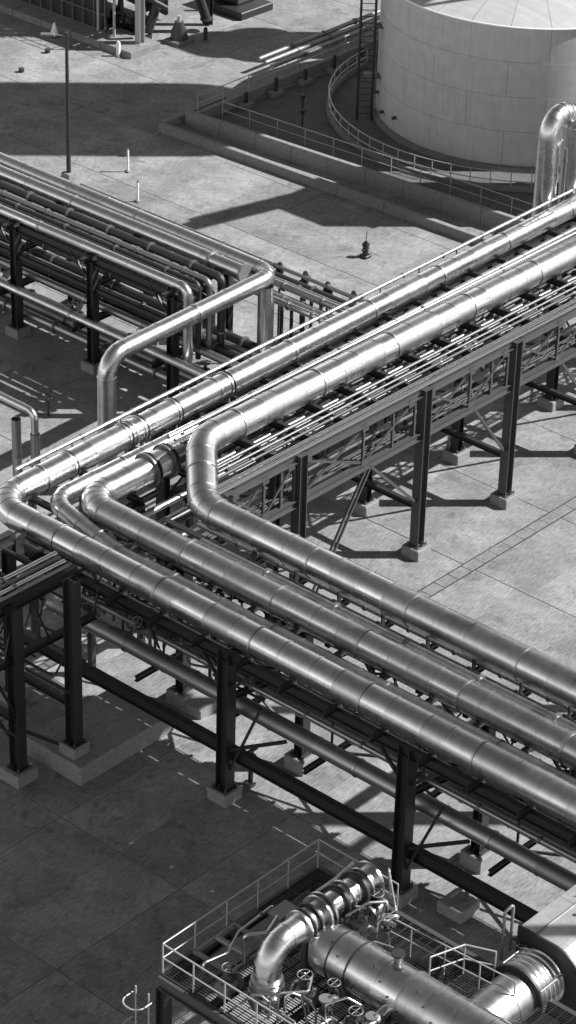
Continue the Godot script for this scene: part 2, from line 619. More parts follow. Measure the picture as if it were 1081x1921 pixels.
func rack_a() -> void:
	var t := thing("pipe_rack", "tall dark steel truss pipe rack on concrete footings running up to the right", "pipe rack", V(0, 0, 0))
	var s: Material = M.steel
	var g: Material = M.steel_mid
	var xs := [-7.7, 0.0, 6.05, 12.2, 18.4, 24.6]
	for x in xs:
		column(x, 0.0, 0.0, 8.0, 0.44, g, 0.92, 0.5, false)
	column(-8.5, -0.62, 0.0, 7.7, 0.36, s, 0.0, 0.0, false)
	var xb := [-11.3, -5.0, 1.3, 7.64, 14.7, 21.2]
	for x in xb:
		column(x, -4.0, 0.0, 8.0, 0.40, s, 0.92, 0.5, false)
	# near side truss
	for i in xs.size() - 1:
		var x0: float = xs[i]
		var x1: float = xs[i + 1]
		truss_bay(x0, x1, 0.0, g)
	truss_bay(-11.9, -7.7, 0.0, g)
	for i in xb.size() - 1:
		var x0: float = xb[i]
		var x1: float = xb[i + 1]
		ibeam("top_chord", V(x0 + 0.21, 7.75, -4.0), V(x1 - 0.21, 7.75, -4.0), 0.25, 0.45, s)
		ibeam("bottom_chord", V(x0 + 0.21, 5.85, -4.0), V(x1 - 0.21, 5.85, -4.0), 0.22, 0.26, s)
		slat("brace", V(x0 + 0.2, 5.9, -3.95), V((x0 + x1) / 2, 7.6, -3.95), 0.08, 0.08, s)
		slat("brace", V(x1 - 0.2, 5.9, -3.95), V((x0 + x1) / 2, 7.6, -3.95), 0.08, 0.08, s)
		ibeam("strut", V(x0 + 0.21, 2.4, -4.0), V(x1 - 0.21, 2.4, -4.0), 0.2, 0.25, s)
	ibeam("outer_chord", V(-9.0, 6.55, -6.9), V(26, 6.55, -7.5), 0.22, 0.3, s)
	# cross beams carrying the pipes
	var x := -8.65
	while x < 25.5:
		ibeam("cross_beam", V(x, 8.02, -0.16), V(x, 8.02, -4.6), 0.2, 0.34, s)
		ibeam("bracket", V(x, 6.82, -4.2), V(x, 6.82, -8.15), 0.18, 0.24, s)
		x += 2.05
	for xx: float in [-15.9, -13.15, -10.4]:
		ibeam("bracket", V(xx, 6.72, -3.2), V(xx, 6.72, -7.6), 0.18, 0.24, s)
		slat("post", V(xx, 0.0, -6.6), V(xx, 6.6, -6.6), 0.24, 0.24, s, Vector3(1, 0, 0))
		slat("post", V(xx, 0.0, -3.4), V(xx, 6.6, -3.4), 0.24, 0.24, s, Vector3(1, 0, 0))
	x = -10.7
	while x < 25.5:
		ibeam("lower_cross_beam", V(x, 5.9, -0.16), V(x, 5.9, -3.84), 0.16, 0.24, s)
		x += 3.1
	for k in [1, 2, 3, 4]:
		var c: float = xs[k]
		ibeam("tie_beam", V(c, 2.35, -0.24), V(c, 2.35, -3.86), 0.2, 0.26, s)
	# knee braces under the lower chord
	for k in [0, 1, 2, 3]:
		var x0: float = xs[k]
		var x1: float = xs[k + 1]
		var xm := lerpf(x0, x1, 0.56)
		slat("knee_brace", V(x1 - 0.24, 2.7, 0.0), V(xm, 5.72, 0.0), 0.11, 0.11, g)
		if k == 0:
			slat("long_brace", V(x0 + 0.4, 0.4, 0.05), V(xm - 0.3, 5.72, 0.05), 0.09, 0.09, g)
			slat("long_brace", V(x0 + 0.75, 0.4, 0.05), V(xm, 5.72, 0.05), 0.09, 0.09, g)
			slat("long_brace", V(x0 + 0.5, 0.3, -3.8), V(x1 - 0.3, 5.5, -3.8), 0.1, 0.1, s)
	# plan bracing at the lower level seen through the truss
	x = -10.7
	var flip := false
	while x < 22.0:
		slat("plan_brace", V(x, 5.88, -0.2 if flip else -3.8), V(x + 3.1, 5.88, -3.8 if flip else -0.2), 0.07, 0.07, s)
		flip = not flip
		x += 3.1
	# hangers and posts inside the truss
	rng.seed = 77
	x = -11.0
	while x < 24.0:
		var z := rng.randf_range(-3.4, -1.0)
		rod("hanger", V(x, 5.9, z), V(x, 7.9, z), 0.045, g, null, 8)
		if rng.randf() < 0.6:
			slat("inner_brace", V(x, 5.95, z), V(x + 1.1, 7.8, z - 0.2), 0.06, 0.06, g)
		x += rng.randf_range(0.7, 1.4)

func truss_bay(x0: float, x1: float, z: float, g: Material) -> void:
	var a := x0 + 0.23
	var b := x1 - 0.23
	var m := (x0 + x1) / 2
	ibeam("top_chord", V(a, 7.96, z), V(b, 7.96, z), 0.28, 0.44, g)
	ibeam("bottom_chord", V(a, 5.86, z), V(b, 5.86, z), 0.26, 0.32, g)
	box("gusset", V(x0, 8.04, z), V(0.62, 0.05, 0.5), g)
	slat("diagonal", V(a, 7.6, z + 0.03), V(m, 6.05, z + 0.03), 0.07, 0.09, g)
	slat("diagonal", V(a, 6.05, z - 0.06), V(m, 7.6, z - 0.06), 0.07, 0.09, g)
	slat("diagonal", V(m, 6.05, z + 0.03), V(lerpf(m, b, 0.8), 7.6, z + 0.03), 0.07, 0.09, g)
	for q in [[a + 0.16, 7.68], [m, 7.68], [a + 0.16, 6.08], [m, 6.08], [lerpf(m, b, 0.8), 7.68]]:
		box("gusset_plate", V(q[0], q[1], z + 0.09), V(0.36, 0.3, 0.016), g)
	for f in [0.5, 0.74, 0.92]:
		var xx := lerpf(x0, x1, f)
		slat("web_post", V(xx, 6.02, z - 0.02), V(xx, 7.62, z - 0.02), 0.1, 0.1, g, Vector3(1, 0, 0))

func rack_b() -> void:
	thing("pipe_rack", "dark steel pipe rack carrying three thick pipes across the foreground", "pipe rack", V(-18, 0, 6))
	var s: Material = M.steel
	var zs := [5.9, 14.3, 22.7]
	for z in zs:
		column(-18.2, z, 0.0, 6.5, 0.50, s, 0.95, 0.5, true)
	var zb := [0.5, 6.65, 15.1, 23.5]
	for z in zb:
		column(-14.8, z, 0.0, 6.5, 0.42, s, 0.95, 0.62, true)
	block("footing", V(-14.4, 0.2, 0.9), V(1.7, 0.45, 1.9), M.concrete, 0.04)
	for xz in [[-18.2, 6.55], [-14.8, 6.5]]:
		ibeam("top_beam", V(xz[0], 6.3, -4.6), V(xz[0], 6.3, 27), 0.28, 0.44, s)
	ibeam("low_beam", V(-17.95, 2.0, -6.0), V(-17.95, 2.0, 27), 0.30, 0.52, s)
	ibeam("mid_beam", V(-16.6, 3.0, -4), V(-16.6, 3.0, 27), 0.22, 0.36, s)
	ibeam("mid_beam", V(-15.2, 4.4, -4), V(-15.2, 4.4, 27), 0.2, 0.3, s)
	var z := -3.6
	while z < 26.5:
		ibeam("cross_beam", V(-18.9, 6.58, z), V(-12.0, 6.58, z), 0.14, 0.24, s)
		z += 2.1
	z = -3.0
	while z < 26.5:
		ibeam("mid_cross_beam", V(-18.1, 3.0, z), V(-14.9, 3.0, z), 0.16, 0.22, s)
		slat("hanger", V(-16.6, 3.1, z), V(-16.6, 6.5, z), 0.07, 0.07, s)
		z += 4.2
	# bracing between the columns
	for pr in [[0.5, 6.65], [6.65, 15.1], [15.1, 23.5]]:
		var a: float = pr[0]
		var b: float = pr[1]
		var m := (a + b) / 2
		slat("brace", V(-14.8, 4.5, a + 0.2), V(-14.8, 6.2, a + 2.2), 0.12, 0.12, s)
		slat("brace", V(-14.8, 4.5, b - 0.2), V(-14.8, 6.2, b - 2.2), 0.12, 0.12, s)
		slat("brace", V(-14.8, 4.5, m), V(-14.8, 6.2, m - 1.5), 0.1, 0.1, s)
		slat("brace", V(-14.8, 4.5, m), V(-14.8, 6.2, m + 1.5), 0.1, 0.1, s)
	for pr in [[-3.8, 0.5], [0.5, 6.65], [6.65, 15.1], [15.1, 23.5]]:
		var a: float = pr[0]
		var b: float = pr[1]
		slat("cross_brace", V(-14.8, 0.9, a + 0.2), V(-14.8, 4.2, b - 0.2), 0.09, 0.09, s)
		slat("cross_brace", V(-14.7, 4.2, a + 0.2), V(-14.7, 0.9, b - 0.2), 0.09, 0.09, s)
		slat("plan_brace", V(-18.0, 6.2, a + 0.3), V(-14.9, 6.2, (a + b) / 2), 0.08, 0.08, s)
		slat("plan_brace", V(-14.9, 6.16, (a + b) / 2), V(-18.0, 6.16, b - 0.3), 0.08, 0.08, s)
	dark_lattice(17, 80, V(-17.8, 3.9, -4.0), V(-14.9, 5.4, 6.0), s)
	dark_lattice(19, 44, V(-16.5, 4.4, 7.0), V(-14.9, 5.4, 24.0), s)
	for z0 in zs:
		slat("knee_brace", V(-18.2, 2.3, z0 + 0.25), V(-17.6, 3.4, z0 + 2.4), 0.1, 0.12, s)
		slat("knee_brace", V(-18.2, 1.4, z0 + 0.25), V(-18.0, 4.6, z0 + 1.5), 0.08, 0.1, s)
		slat("knee_brace", V(-18.2, 5.0, z0 + 0.25), V(-18.2, 6.1, z0 + 1.4), 0.1, 0.12, s)
		slat("knee_brace", V(-18.2, 5.0, z0 - 0.25), V(-18.2, 6.1, z0 - 1.4), 0.1, 0.12, s)
		ibeam("tie_beam", V(-18.0, 4.4, z0), V(-15.0, 4.4, z0 + 0.6), 0.18, 0.24, s)

func dark_lattice(seed_: int, n: int, lo: Vector3, hi: Vector3, m: Material) -> void:
	rng.seed = seed_
	for k in n:
		var a := V(rng.randf_range(lo.x, hi.x), rng.randf_range(lo.y, hi.y), rng.randf_range(lo.z, hi.z))
		var d := V(0, rng.randf_range(0.8, 2.2), rng.randf_range(-1.6, 1.6))
		if k % 3 == 1:
			d = V(rng.randf_range(-1.6, 1.6), rng.randf_range(0.6, 1.8), 0)
		elif k % 3 == 2:
			d = V(0, 0.05, rng.randf_range(1.0, 2.6))
		slat("lattice_bar", a, a + d, 0.06, 0.06 + 0.03 * (k % 2), m)

func rack_corner() -> void:
	thing("pipe_rack", "dark steel rack end standing on the big concrete block at the left edge", "pipe rack", V(-21, 0, 0))
	var s: Material = M.steel
	block("plinth", V(-18.9, 0.39, 0.1), V(5.0, 0.82, 3.0), M.concrete, 0.04)
	column(-20.75, 0.62, 0.8, 8.3, 0.46, s, 0.85, 0.42, true)
	column(-22.6, -0.45, 0.0, 7.5, 0.46, s, 1.05, 0.5, true)
	ibeam("top_chord", V(-34, 7.4, -0.8), V(-19.2, 7.4, -0.8), 0.3, 0.5, s)
	ibeam("top_chord", V(-34, 7.4, -4.2), V(-19.2, 7.4, -4.2), 0.3, 0.5, s)
	ibeam("bottom_chord", V(-34, 5.2, -0.6), V(-18.4, 5.2, -0.6), 0.22, 0.28, s)
	ibeam("tie_beam", V(-22.6, 2.6, -0.2), V(-22.6, 2.6, -4.4), 0.22, 0.28, s)
	ibeam("tie_beam", V(-20.75, 2.9, 0.3), V(-20.75, 2.9, -4.4), 0.22, 0.28, s)
	column(-22.6, -4.4, 0.0, 7.4, 0.4, s, 0.9, 0.45, true)
	column(-19.2, -4.4, 0.0, 7.4, 0.4, s, 0.9, 0.45, true)
	rng.seed = 5
	for k in 9:
		var x := -23.8 + k * 0.75
		slat("diagonal", V(x, 5.3, -0.55), V(x + (0.7 if k % 2 else -0.7), 7.2, -0.7), 0.06, 0.07, s)
		slat("diagonal", V(x, rng.randf_range(2.0, 3.4), -4.3), V(x + rng.randf_range(-1.4, 1.4), rng.randf_range(4.6, 6.6), -4.3), 0.07, 0.07, s)
	for k in 6:
		ibeam("cross_beam", V(-23.6 + k * 1.3, 7.1, -0.6), V(-23.6 + k * 1.3, 7.1, -4.3), 0.14, 0.2, s)
	dark_lattice(13, 66, V(-26, 2.6, -5.5), V(-19.0, 6.0, -0.8), s)
	slat("long_brace", V(-22.4, 2.4, -0.5), V(-23.6, 5.0, -0.6), 0.1, 0.1, s)
	slat("long_brace", V(-22.9, 2.0, -0.6), V(-24.4, 4.9, -0.6), 0.1, 0.1, s)
	slat("long_brace", V(-22.4, 2.0, -0.9), V(-20.9, 0.9, 0.2), 0.1, 0.1, s)
	slat("long_brace", V(-20.6, 3.0, -4.3), V(-17.8, 6.1, -4.3), 0.1, 0.1, s)

func rack_c() -> void:
	thing("pipe_rack", "two-level dark steel pipe rack at the upper left, crossing behind the white bent pipe", "pipe rack", V(2.3, 0, -20))
	var s: Material = M.steel
	for k in 6:
		var z := -37.5 + k * 5.23
		if k == 5:
			column(2.3, z, 0.0, 2.5, 0.42, s, 0.9, 0.45, true)
			column(6.0, z, 0.0, 2.5, 0.34, s, 0.9, 0.45, true)
			ibeam("cross_beam", V(0.9, 2.62, z), V(6.0, 2.62, z), 0.22, 0.3, s)
			continue
		column(2.3, z, 0.0, 6.25, 0.42, s, 0.9, 0.45, true)
		column(6.0, z, 0.0, 6.1, 0.34, s, 0.9, 0.45, true)
		ibeam("cross_beam", V(1.2, 6.12, z + 0.4), V(6.6, 6.12, z + 0.4), 0.22, 0.3, s)
		ibeam("cross_beam", V(0.9, 2.62, z), V(6.0, 2.62, z), 0.22, 0.3, s)
		ibeam("cross_beam", V(2.5, 4.4, z), V(5.8, 4.4, z), 0.18, 0.24, s)
		slat("knee_brace", V(2.3, 4.6, z - 0.2), V(2.3, 5.7, z - 1.5), 0.12, 0.12, s)
		slat("knee_brace", V(2.4, 4.0, z), V(4.4, 5.9, z), 0.1, 0.1, s)
	for xz in [2.3, 6.0]:
		ibeam("top_beam", V(xz, 5.75, -39), V(xz, 5.75, -15.8), 0.26, 0.42, s)
		ibeam("lower_beam", V(xz, 2.35, -39), V(xz, 2.35, -6.5), 0.22, 0.34, s)
	ibeam("mid_beam", V(2.3, 4.2, -39), V(2.3, 4.2, -15.8), 0.18, 0.28, s)

# ------------------------------------------------------------------ the pipes
func pipes() -> void:
	rng.seed = 20
	jacket_pipe("insulated_pipe", "thick silver pipe nearest the viewer, turning from the right-hand rack across the foreground",
		[V(28, 7.5, -7.42), V(-18.12, 7.5, -6.42), V(-18.12, 7.5, 30)], 0.43, 0.63, 1.4, 1.25)
	jacket_pipe("insulated_pipe", "middle thick silver pipe of the foreground three, with flanged stub at its bend",
		[V(-7.9, 7.5, -4.0), V(-15.62, 7.5, -4.0), V(-15.68, 7.5, 30)], 0.57, 0.58, 1.15, 1.1)
	jacket_pipe("insulated_pipe", "slimmer silver pipe hugging the inner side of the middle bend",
		[V(-8.2, 7.25, -5.25), V(-16.15, 7.25, -5.25), V(-16.75, 6.95, -1.0), V(-16.75, 6.95, 30)], 0.36, 0.34, 1.0, 1.3)
	jacket_pipe("insulated_pipe", "thickest silver pipe with a blinding sunlit streak, kinked twice at mid picture",
		[V(28, 9.0, -2.35), V(-11.0, 9.0, -2.25), V(-13.35, 8.0, 0.1), V(-13.28, 8.0, 30)], 0.54, 0.65, 1.7, 1.2)
	# rings on the stub and on the far pipe
	var c := cur
	jacket_pipe("insulated_pipe", "thick silver pipe slung low inside the foreground rack, its shade put into the colour", [V(-17.15, 3.55, -4.2), V(-17.12, 3.5, 27)], 0.33, 0.34, 1.0, 1.9, "", 3, true)  # darker jackets put the rack shade into the colour of this silver pipe
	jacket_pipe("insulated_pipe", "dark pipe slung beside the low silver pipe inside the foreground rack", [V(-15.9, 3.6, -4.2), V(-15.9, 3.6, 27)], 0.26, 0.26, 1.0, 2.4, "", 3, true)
	# upper left rack
	jacket_pipe("insulated_pipe", "silver pipe from the upper left rack's far edge that crosses over and turns down",
		[V(5.85, 6.62, -45), V(5.75, 6.6, -13.55), V(-5.35, 6.6, -13.15), V(-5.35, 0.0, -13.15)], 0.36, 0.42, 0.95, 2.6, "", 5)
	jacket_pipe("insulated_pipe", "silver downpipe standing under the upper right bend of the crossing pipe",
		[V(5.1, 6.25, -13.45), V(5.1, 0.0, -13.45)], 0.36, 0.36, 0.5, 3.0, "", 3)
	jacket_pipe("insulated_pipe", "silver pipe ending in a capped flange beside the crossing pipe's bend",
		[V(4.75, 6.6, -45), V(4.9, 6.6, -14.6)], 0.33, 0.36, 0.5, 2.8, "", 4)
	jacket_pipe("insulated_pipe", "slim silver pipe along the near top edge of the upper left rack", [V(1.8, 6.55, -45), V(2.05, 6.5, -15.4), V(2.05, 2.9, -15.4)], 0.22, 0.24, 0.45, 3.0, "", 4)
	jacket_pipe("insulated_pipe", "slim silver pipe on the lower outer arm of the upper left rack", [V(1.4, 3.0, -45), V(1.4, 3.0, -7)], 0.2, 0.2, 0.5, 3.2, "", 4)
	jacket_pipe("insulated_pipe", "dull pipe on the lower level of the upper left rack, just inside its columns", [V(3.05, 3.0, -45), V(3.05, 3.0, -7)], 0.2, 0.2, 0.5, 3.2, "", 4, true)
	var spec := [[4.05, 6.45, 0.2], [3.45, 6.4, 0.15], [2.95, 6.38, 0.13], [3.75, 3.0, 0.22], [4.4, 2.95, 0.18], [5.0, 3.0, 0.24], [3.3, 4.7, 0.15], [4.0, 4.72, 0.2], [4.7, 4.68, 0.15], [5.3, 4.7, 0.2]]
	var where := ["on its top level beside the capped pipe", "on its top level in the middle", "on its top level next to the near edge pipe", "third on its lower level", "fourth on its lower level", "innermost on its lower level", "outermost on its middle level", "second on its middle level", "third on its middle level", "innermost on its middle level"]
	for k in spec.size():
		var q: Array = spec[k]
		small_pipe("process_pipe", "dark slim pipe, upper left rack, " + where[k], ([V(q[0], q[1], -44), V(q[0], q[1], -15.2 - k * 0.2), V(q[0], 2.6, -15.2 - k * 0.2)] if q[1] > 4.0 else [V(q[0], q[1], -44), V(q[0], q[1], -7.0 - k * 0.2)]), q[2], M.steel if k % 3 != 1 else M.dull_shaded_jackets[k % 3], 0.3, "dark pipes in the upper left rack", 2.7 + 0.3 * k)
	# thin lines on top of the right-hand rack
	var lines := [[-0.62, 8.34, 0.06, "steel_mid", "third from its near edge"], [-0.95, 8.32, 0.05, "steel_lt", "fourth from its near edge"], [-1.35, 8.30, 0.06, "steel_lt", "just nearer than the sunlit thick pipe"],
		[-3.15, 8.42, 0.09, "steel_lt", "just beyond the sunlit thick pipe"], [-3.5, 8.34, 0.08, "galv", "midway between its two thick pipes"], [-3.85, 8.34, 0.07, "steel_lt", "just short of its far thick pipe"], [-4.2, 8.36, 0.1, "chrome", "tucked under its far thick pipe"]]
	for k in lines.size():
		var q: Array = lines[k]
		var end_x := -14.2 if q[0] < -2.0 else -13.0
		if q[0] < -2.0:
			small_pipe("process_pipe", "thin bright line on the right-hand rack, " + q[4], [V(27, q[1], q[0] - 0.15), V(end_x + 3.4, q[1], q[0])], q[2], M[q[3]], 0.3, "thin lines on the right-hand rack", 3.1 + 0.4 * k)
		else:
			small_pipe("process_pipe", "thin bright line on the right-hand rack, " + q[4], [V(27, q[1], q[0]), V(end_x, q[1], q[0])], q[2], M[q[3]], 0.3, "thin lines on the right-hand rack", 2.3 + 0.4 * k)
	small_pipe("railing_pipe", "slender white pipe along the far edge of the right-hand rack", [V(28, 7.9, -8.05), V(-16.19, 7.9, -7.15)], 0.085, M.chrome, 0.2, "", 2.9)
	for k in 16:
		var x := -15.9 + k * 2.75
		var z := lerpf(-7.15, -8.05, (x + 16.19) / 44.2)
		rod("stanchion", V(x, 6.9, z + 0.02), V(x, 7.84, z + 0.02), 0.035, M.steel_lt, null, 8)
	small_pipe("process_pipe", "thin pipe under the far thick pipe, inside the right-hand rack", [V(27, 6.2, -3.2), V(-15, 6.2, -3.2)], 0.14, M.dull_shaded_jackets[0], 0.3, "pipes in the truss of the right-hand rack", 3.7)
	small_pipe("process_pipe", "thin pipe in the middle of the truss of the right-hand rack", [V(27, 6.25, -2.2), V(-15, 6.25, -2.2)], 0.18, M.dull_shaded_jackets[1], 0.3, "pipes in the truss of the right-hand rack", 4.3)
	small_pipe("process_pipe", "thin pipe just behind the near truss of the right-hand rack", [V(27, 6.2, -1.1), V(-15, 6.2, -1.1)], 0.12, M.dull_shaded_jackets[2], 0.3, "pipes in the truss of the right-hand rack", 2.9)
	for k in 10:
		var z := -0.45 - 0.36 * k
		var y := 7.66 + 0.03 * (k % 3)
		small_pipe("process_pipe", "thin dark line under the right-hand rack's cross beams, %s from its near edge" % ORD[k], [V(27, y, z), V(-11.2 + 0.3 * (k % 4), y, z)], [0.07, 0.1, 0.06, 0.12, 0.08][k % 5], [M.dull_shaded_jackets[0], M.steel_mid, M.dull_shaded_jackets[1], M.steel, M.dull_shaded_jackets[2]][k % 5], 0.3, "lines under the cross beams", 1.7 + 0.27 * k)
	for k in 4:
		var z := -4.75 - 0.36 * k
		small_pipe("process_pipe", "slim dark line on the right-hand rack's outriggers, %s from the inside" % ORD[k], [V(27, 7.06, z - 0.5), V(-9.3, 7.06, z)], [0.08, 0.11, 0.07, 0.1][k], [M.steel_lt, M.dull_shaded_jackets[1], M.steel_mid, M.dull_shaded_jackets[2]][k], 0.3, "lines on the outriggers", 2.2 + 0.3 * k)
	small_pipe("process_pipe", "slim silver pipe riding on the upper shoulder of the middle foreground pipe", [V(-14.92, 7.72, 1.5), V(-14.92, 7.72, 30)], 0.19, M.jackets[1], 0.3, "", 3.3)
	for k in 3:
		small_pipe("process_pipe", ["dark slim line between the middle and the farthest foreground pipe, lower one", "dark slim line between the middle and the farthest foreground pipe, middle one", "dark slim line between the middle and the farthest foreground pipe, upper one"][k], [V([-14.4, -13.62, -13.0][k], 6.84, -2.5 + k), V([-14.4, -13.62, -13.0][k], 6.84, 29)], [0.1, 0.12, 0.09][k], M.dull_shaded_jackets[k], 0.3, "lines between the foreground pipes", 2.1)
	jacket_pipe("insulated_pipe", "unseen slim pipe added beyond the farthest thick foreground pipe to shade the ground", [V(-12.35, 7.06, 0.5), V(-12.35, 7.06, 30)], 0.32, 0.32, 0.5, 2.2, "", 3)  # pipe added out of sight to widen the ground shadow of the rack
	# conduits running off to the left edge
	for k in 4:
		small_pipe("conduit", ["bright conduit leaving the left edge, nearest of the four", "second nearest of the four conduits leaving the left edge", "third nearest of the four conduits leaving the left edge", "farthest of the four conduits leaving the left edge"][k],
			[V(-34, 7.85, -0.72 - k * 0.33), V(-19.6 + k * 0.1, 7.85 - 0.02 * k, -0.72 - k * 0.33)], [0.06, 0.085, 0.07, 0.1][k], [M.galv, M.chrome, M.steel_lt, M.chrome][k], 0.2, "conduits at the left edge", 4.0)
	jacket_pipe("insulated_pipe", "dark silver pipe stub coming in at the left edge under the nearest bend", [V(-30, 6.1, -5.9), V(-18.6, 6.1, -5.9)], 0.46, 0.46, 0.5, 1.6, "", 3)
	# two standing pipes with a bend at the left edge
	small_pipe("standing_pipe", "slim silver pipe bending down onto a dark post at the left edge", [V(-7.7, 4.05, -26), V(-7.7, 4.05, -15.2), V(-7.7, 3.0, -15.2)], 0.17, M.chrome, 0.4, "", 2.8)
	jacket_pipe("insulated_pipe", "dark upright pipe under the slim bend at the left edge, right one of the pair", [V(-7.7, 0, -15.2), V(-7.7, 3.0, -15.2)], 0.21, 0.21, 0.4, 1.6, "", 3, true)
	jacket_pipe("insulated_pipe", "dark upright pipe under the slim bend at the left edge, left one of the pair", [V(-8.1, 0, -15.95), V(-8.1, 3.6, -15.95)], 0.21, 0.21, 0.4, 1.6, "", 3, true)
	# expansion loop at the right
	jacket_pipe("insulated_pipe", "tall grey looped pipe standing before the white tank", [V(18.75, 0, -8.25), V(18.75, 12.0, -8.25), V(20.75, 12.0, -8.25), V(20.75, 0, -8.25)], 0.46, 0.46, 0.98, 3.2, "", 3)
	small_pipe("process_pipe", "thin bright upright pipe inside the looped pipe, left one", [V(19.5, 0, -8.15), V(19.5, 10.5, -8.15), V(19.75, 10.7, -8.15)], 0.09, M.chrome, 0.3, "", 3.0)
	small_pipe("process_pipe", "thin upright pipe with a dark valve inside the looped pipe", [V(19.95, 0, -8.0), V(19.95, 10.2, -8.0)], 0.09, M.steel_lt, 0.3, "", 2.4)

func flanges_on_pipes() -> void:
	# clamp rings that sit on the insulated pipes, added to the pipe they belong to
	var list := []
	for o in get_children():
		if String(o.name).begins_with("insulated_pipe"):
			list.append(o)
	var a1: Node3D = list[0]
	var a2: Node3D = list[1]
	cur = a1
	for x in [-14.1, -11.0, -10.1, -8.1, -4.9]:
		var z := lerpf(-6.42, -7.42, (x + 18.12) / 46.12)
		flange("clamp_ring", V(x, 7.5, z), V(1, 0, 0), 0.575, 0.09, M.strap)
		flange("clamp_ring", V(x + 0.16, 7.5, z), V(1, 0, 0), 0.56, 0.05, M.steel)
		box("clamp_lug", V(x, 6.95, z + 0.25), V(0.1, 0.3, 0.12), M.steel_lt)
	for k in 14:
		var x := -8.65 + 2.05 * k
		box("shoe", V(x, 7.0, lerpf(-6.42, -7.42, (x + 18.12) / 46.12)), V(0.3, 0.16, 0.24), M.steel_mid)
	cur = a2
	for x in [-12.2, -11.2]:
		flange("flange", V(x, 7.5, -4.0), V(1, 0, 0), 0.72, 0.1, M.steel_lt)
		flange("flange", V(x + 0.18, 7.5, -4.0), V(1, 0, 0), 0.70, 0.09, M.steel)
	flange("end_flange", V(-7.9, 7.5, -4.0), V(1, 0, 0), 0.74, 0.1, M.steel_lt)
	for k in 15:
		box("shoe", V(-15.68, 6.83, -2.0 + 2.1 * k), V(0.24, 0.26, 0.2), M.steel)
	cur = list[3]
	for k in 13:
		box("shoe", V(-8.65 + 2.05 * k, 8.3, -2.25), V(0.3, 0.24, 0.26), M.steel_mid)
	for k in 13:
		box("shoe", V(-13.28, 7.0, 2.7 + 2.1 * k), V(0.2, 0.6, 0.05), M.steel)
	cur = a1
	for k in 14:
		box("shoe", V(-18.12, 6.79, 0.6 + 2.1 * k), V(0.24, 0.2, 0.2), M.steel)
	for o in list:
		if String(o.get_meta("label")).begins_with("silver pipe ending"):
			cur = o
			flange("end_flange", V(4.9, 6.6, -14.6), V(0, 0, 1), 0.46, 0.12, M.galv)
			flange("flange", V(4.9, 6.6, -16.6), V(0, 0, 1), 0.44, 0.12, M.galv)

func cable_tray(label: String, p: Vector3, q: Vector3, w: float, m: Material, cables: int, group := "cable trays") -> void:
	var t := thing("cable_tray", label, "cable tray", p, group)
	var d := (q - p).normalized()
	var sx := d.cross(Vector3.UP).normalized()
	for s: float in [-1.0, 1.0]:
		slat("side_rail", p + sx * w / 2 * s, q + sx * w / 2 * s, 0.035, 0.1, m)
	var st := SurfaceTool.new()
	st.begin(Mesh.PRIMITIVE_TRIANGLES)
	var L := (q - p).length()
	var n := int(L / 0.42)
	for k in n:
		st.append_from(unit_box(), 0, Transform3D(frame_of(sx) * Basis.from_scale(V(0.06, 0.03, w - 0.04)), d * (k + 0.5) * L / n + V(0, -0.03, 0)))
	var o := put("rungs", st.commit(), m, Transform3D(Basis.IDENTITY, p))
	o.set_meta("kind", "stuff")
	rng.seed = int(L * 100)
	for k in cables:
		var off := lerpf(-w * 0.35, w * 0.35, (k + 0.5) / cables)
		var pts := []
		var m2 := int(L / 2.2)
		for i in m2 + 1:
			pts.append(p + d * L * i / m2 + sx * (off + rng.randf_range(-0.03, 0.03)) + V(0, 0.025, 0))
		tube("cable", pts, 0.028, M.black if k % 2 else M.steel_mid, 1.0, 7)

func trays() -> void:
	cable_tray("bright ladder tray along the near edge of the right-hand rack", V(26, 8.3, -0.02), V(-13.2, 8.3, -0.02), 0.4, M.galv, 3)
	cable_tray("ladder tray between the two thick pipes of the right-hand rack", V(26, 8.3, -4.1), V(-9.6, 8.3, -3.75), 0.45, M.galv, 3)
	cable_tray("ladder tray in the truss under the right-hand rack", V(26, 6.12, -0.45), V(-13.2, 6.12, -0.45), 0.4, M.steel_lt, 2)
	cable_tray("ladder tray between the nearest and the middle foreground pipes", V(-17.32, 6.78, -1.5), V(-17.32, 6.78, 29), 0.6, M.steel, 3)
	for k in 15:
		box("cover", V(-17.32, 6.87, -1.4 + 2.0 * k + 1.0), V(0.62, 0.02, 1.96), M.steel)  # covers added over a widened tray to stop a sun streak below
	cable_tray("ladder tray inside the foreground rack above the low silver pipe", V(-15.6, 4.65, -3.5), V(-15.6, 4.65, 27), 0.4, M.steel, 3)
	cable_tray("ladder tray on the top level of the upper left rack", V(2.62, 6.33, -42), V(2.62, 6.33, -15.2), 0.3, M.steel_mid, 3)

func _ready() -> void:
	rng.seed = 1
	wave.seed = 4
	wave.frequency = 0.55
	wave.fractal_octaves = 2
	set_camera_and_light()
	make_materials()
	build_ground()
	rack_a()
	rack_b()
	rack_corner()
	rack_c()
	pipes()
	flanges_on_pipes()
	trays()
	yard()
	tank_and_bund()
	top_left_unit()
	platform()
	clutter()
	casters()

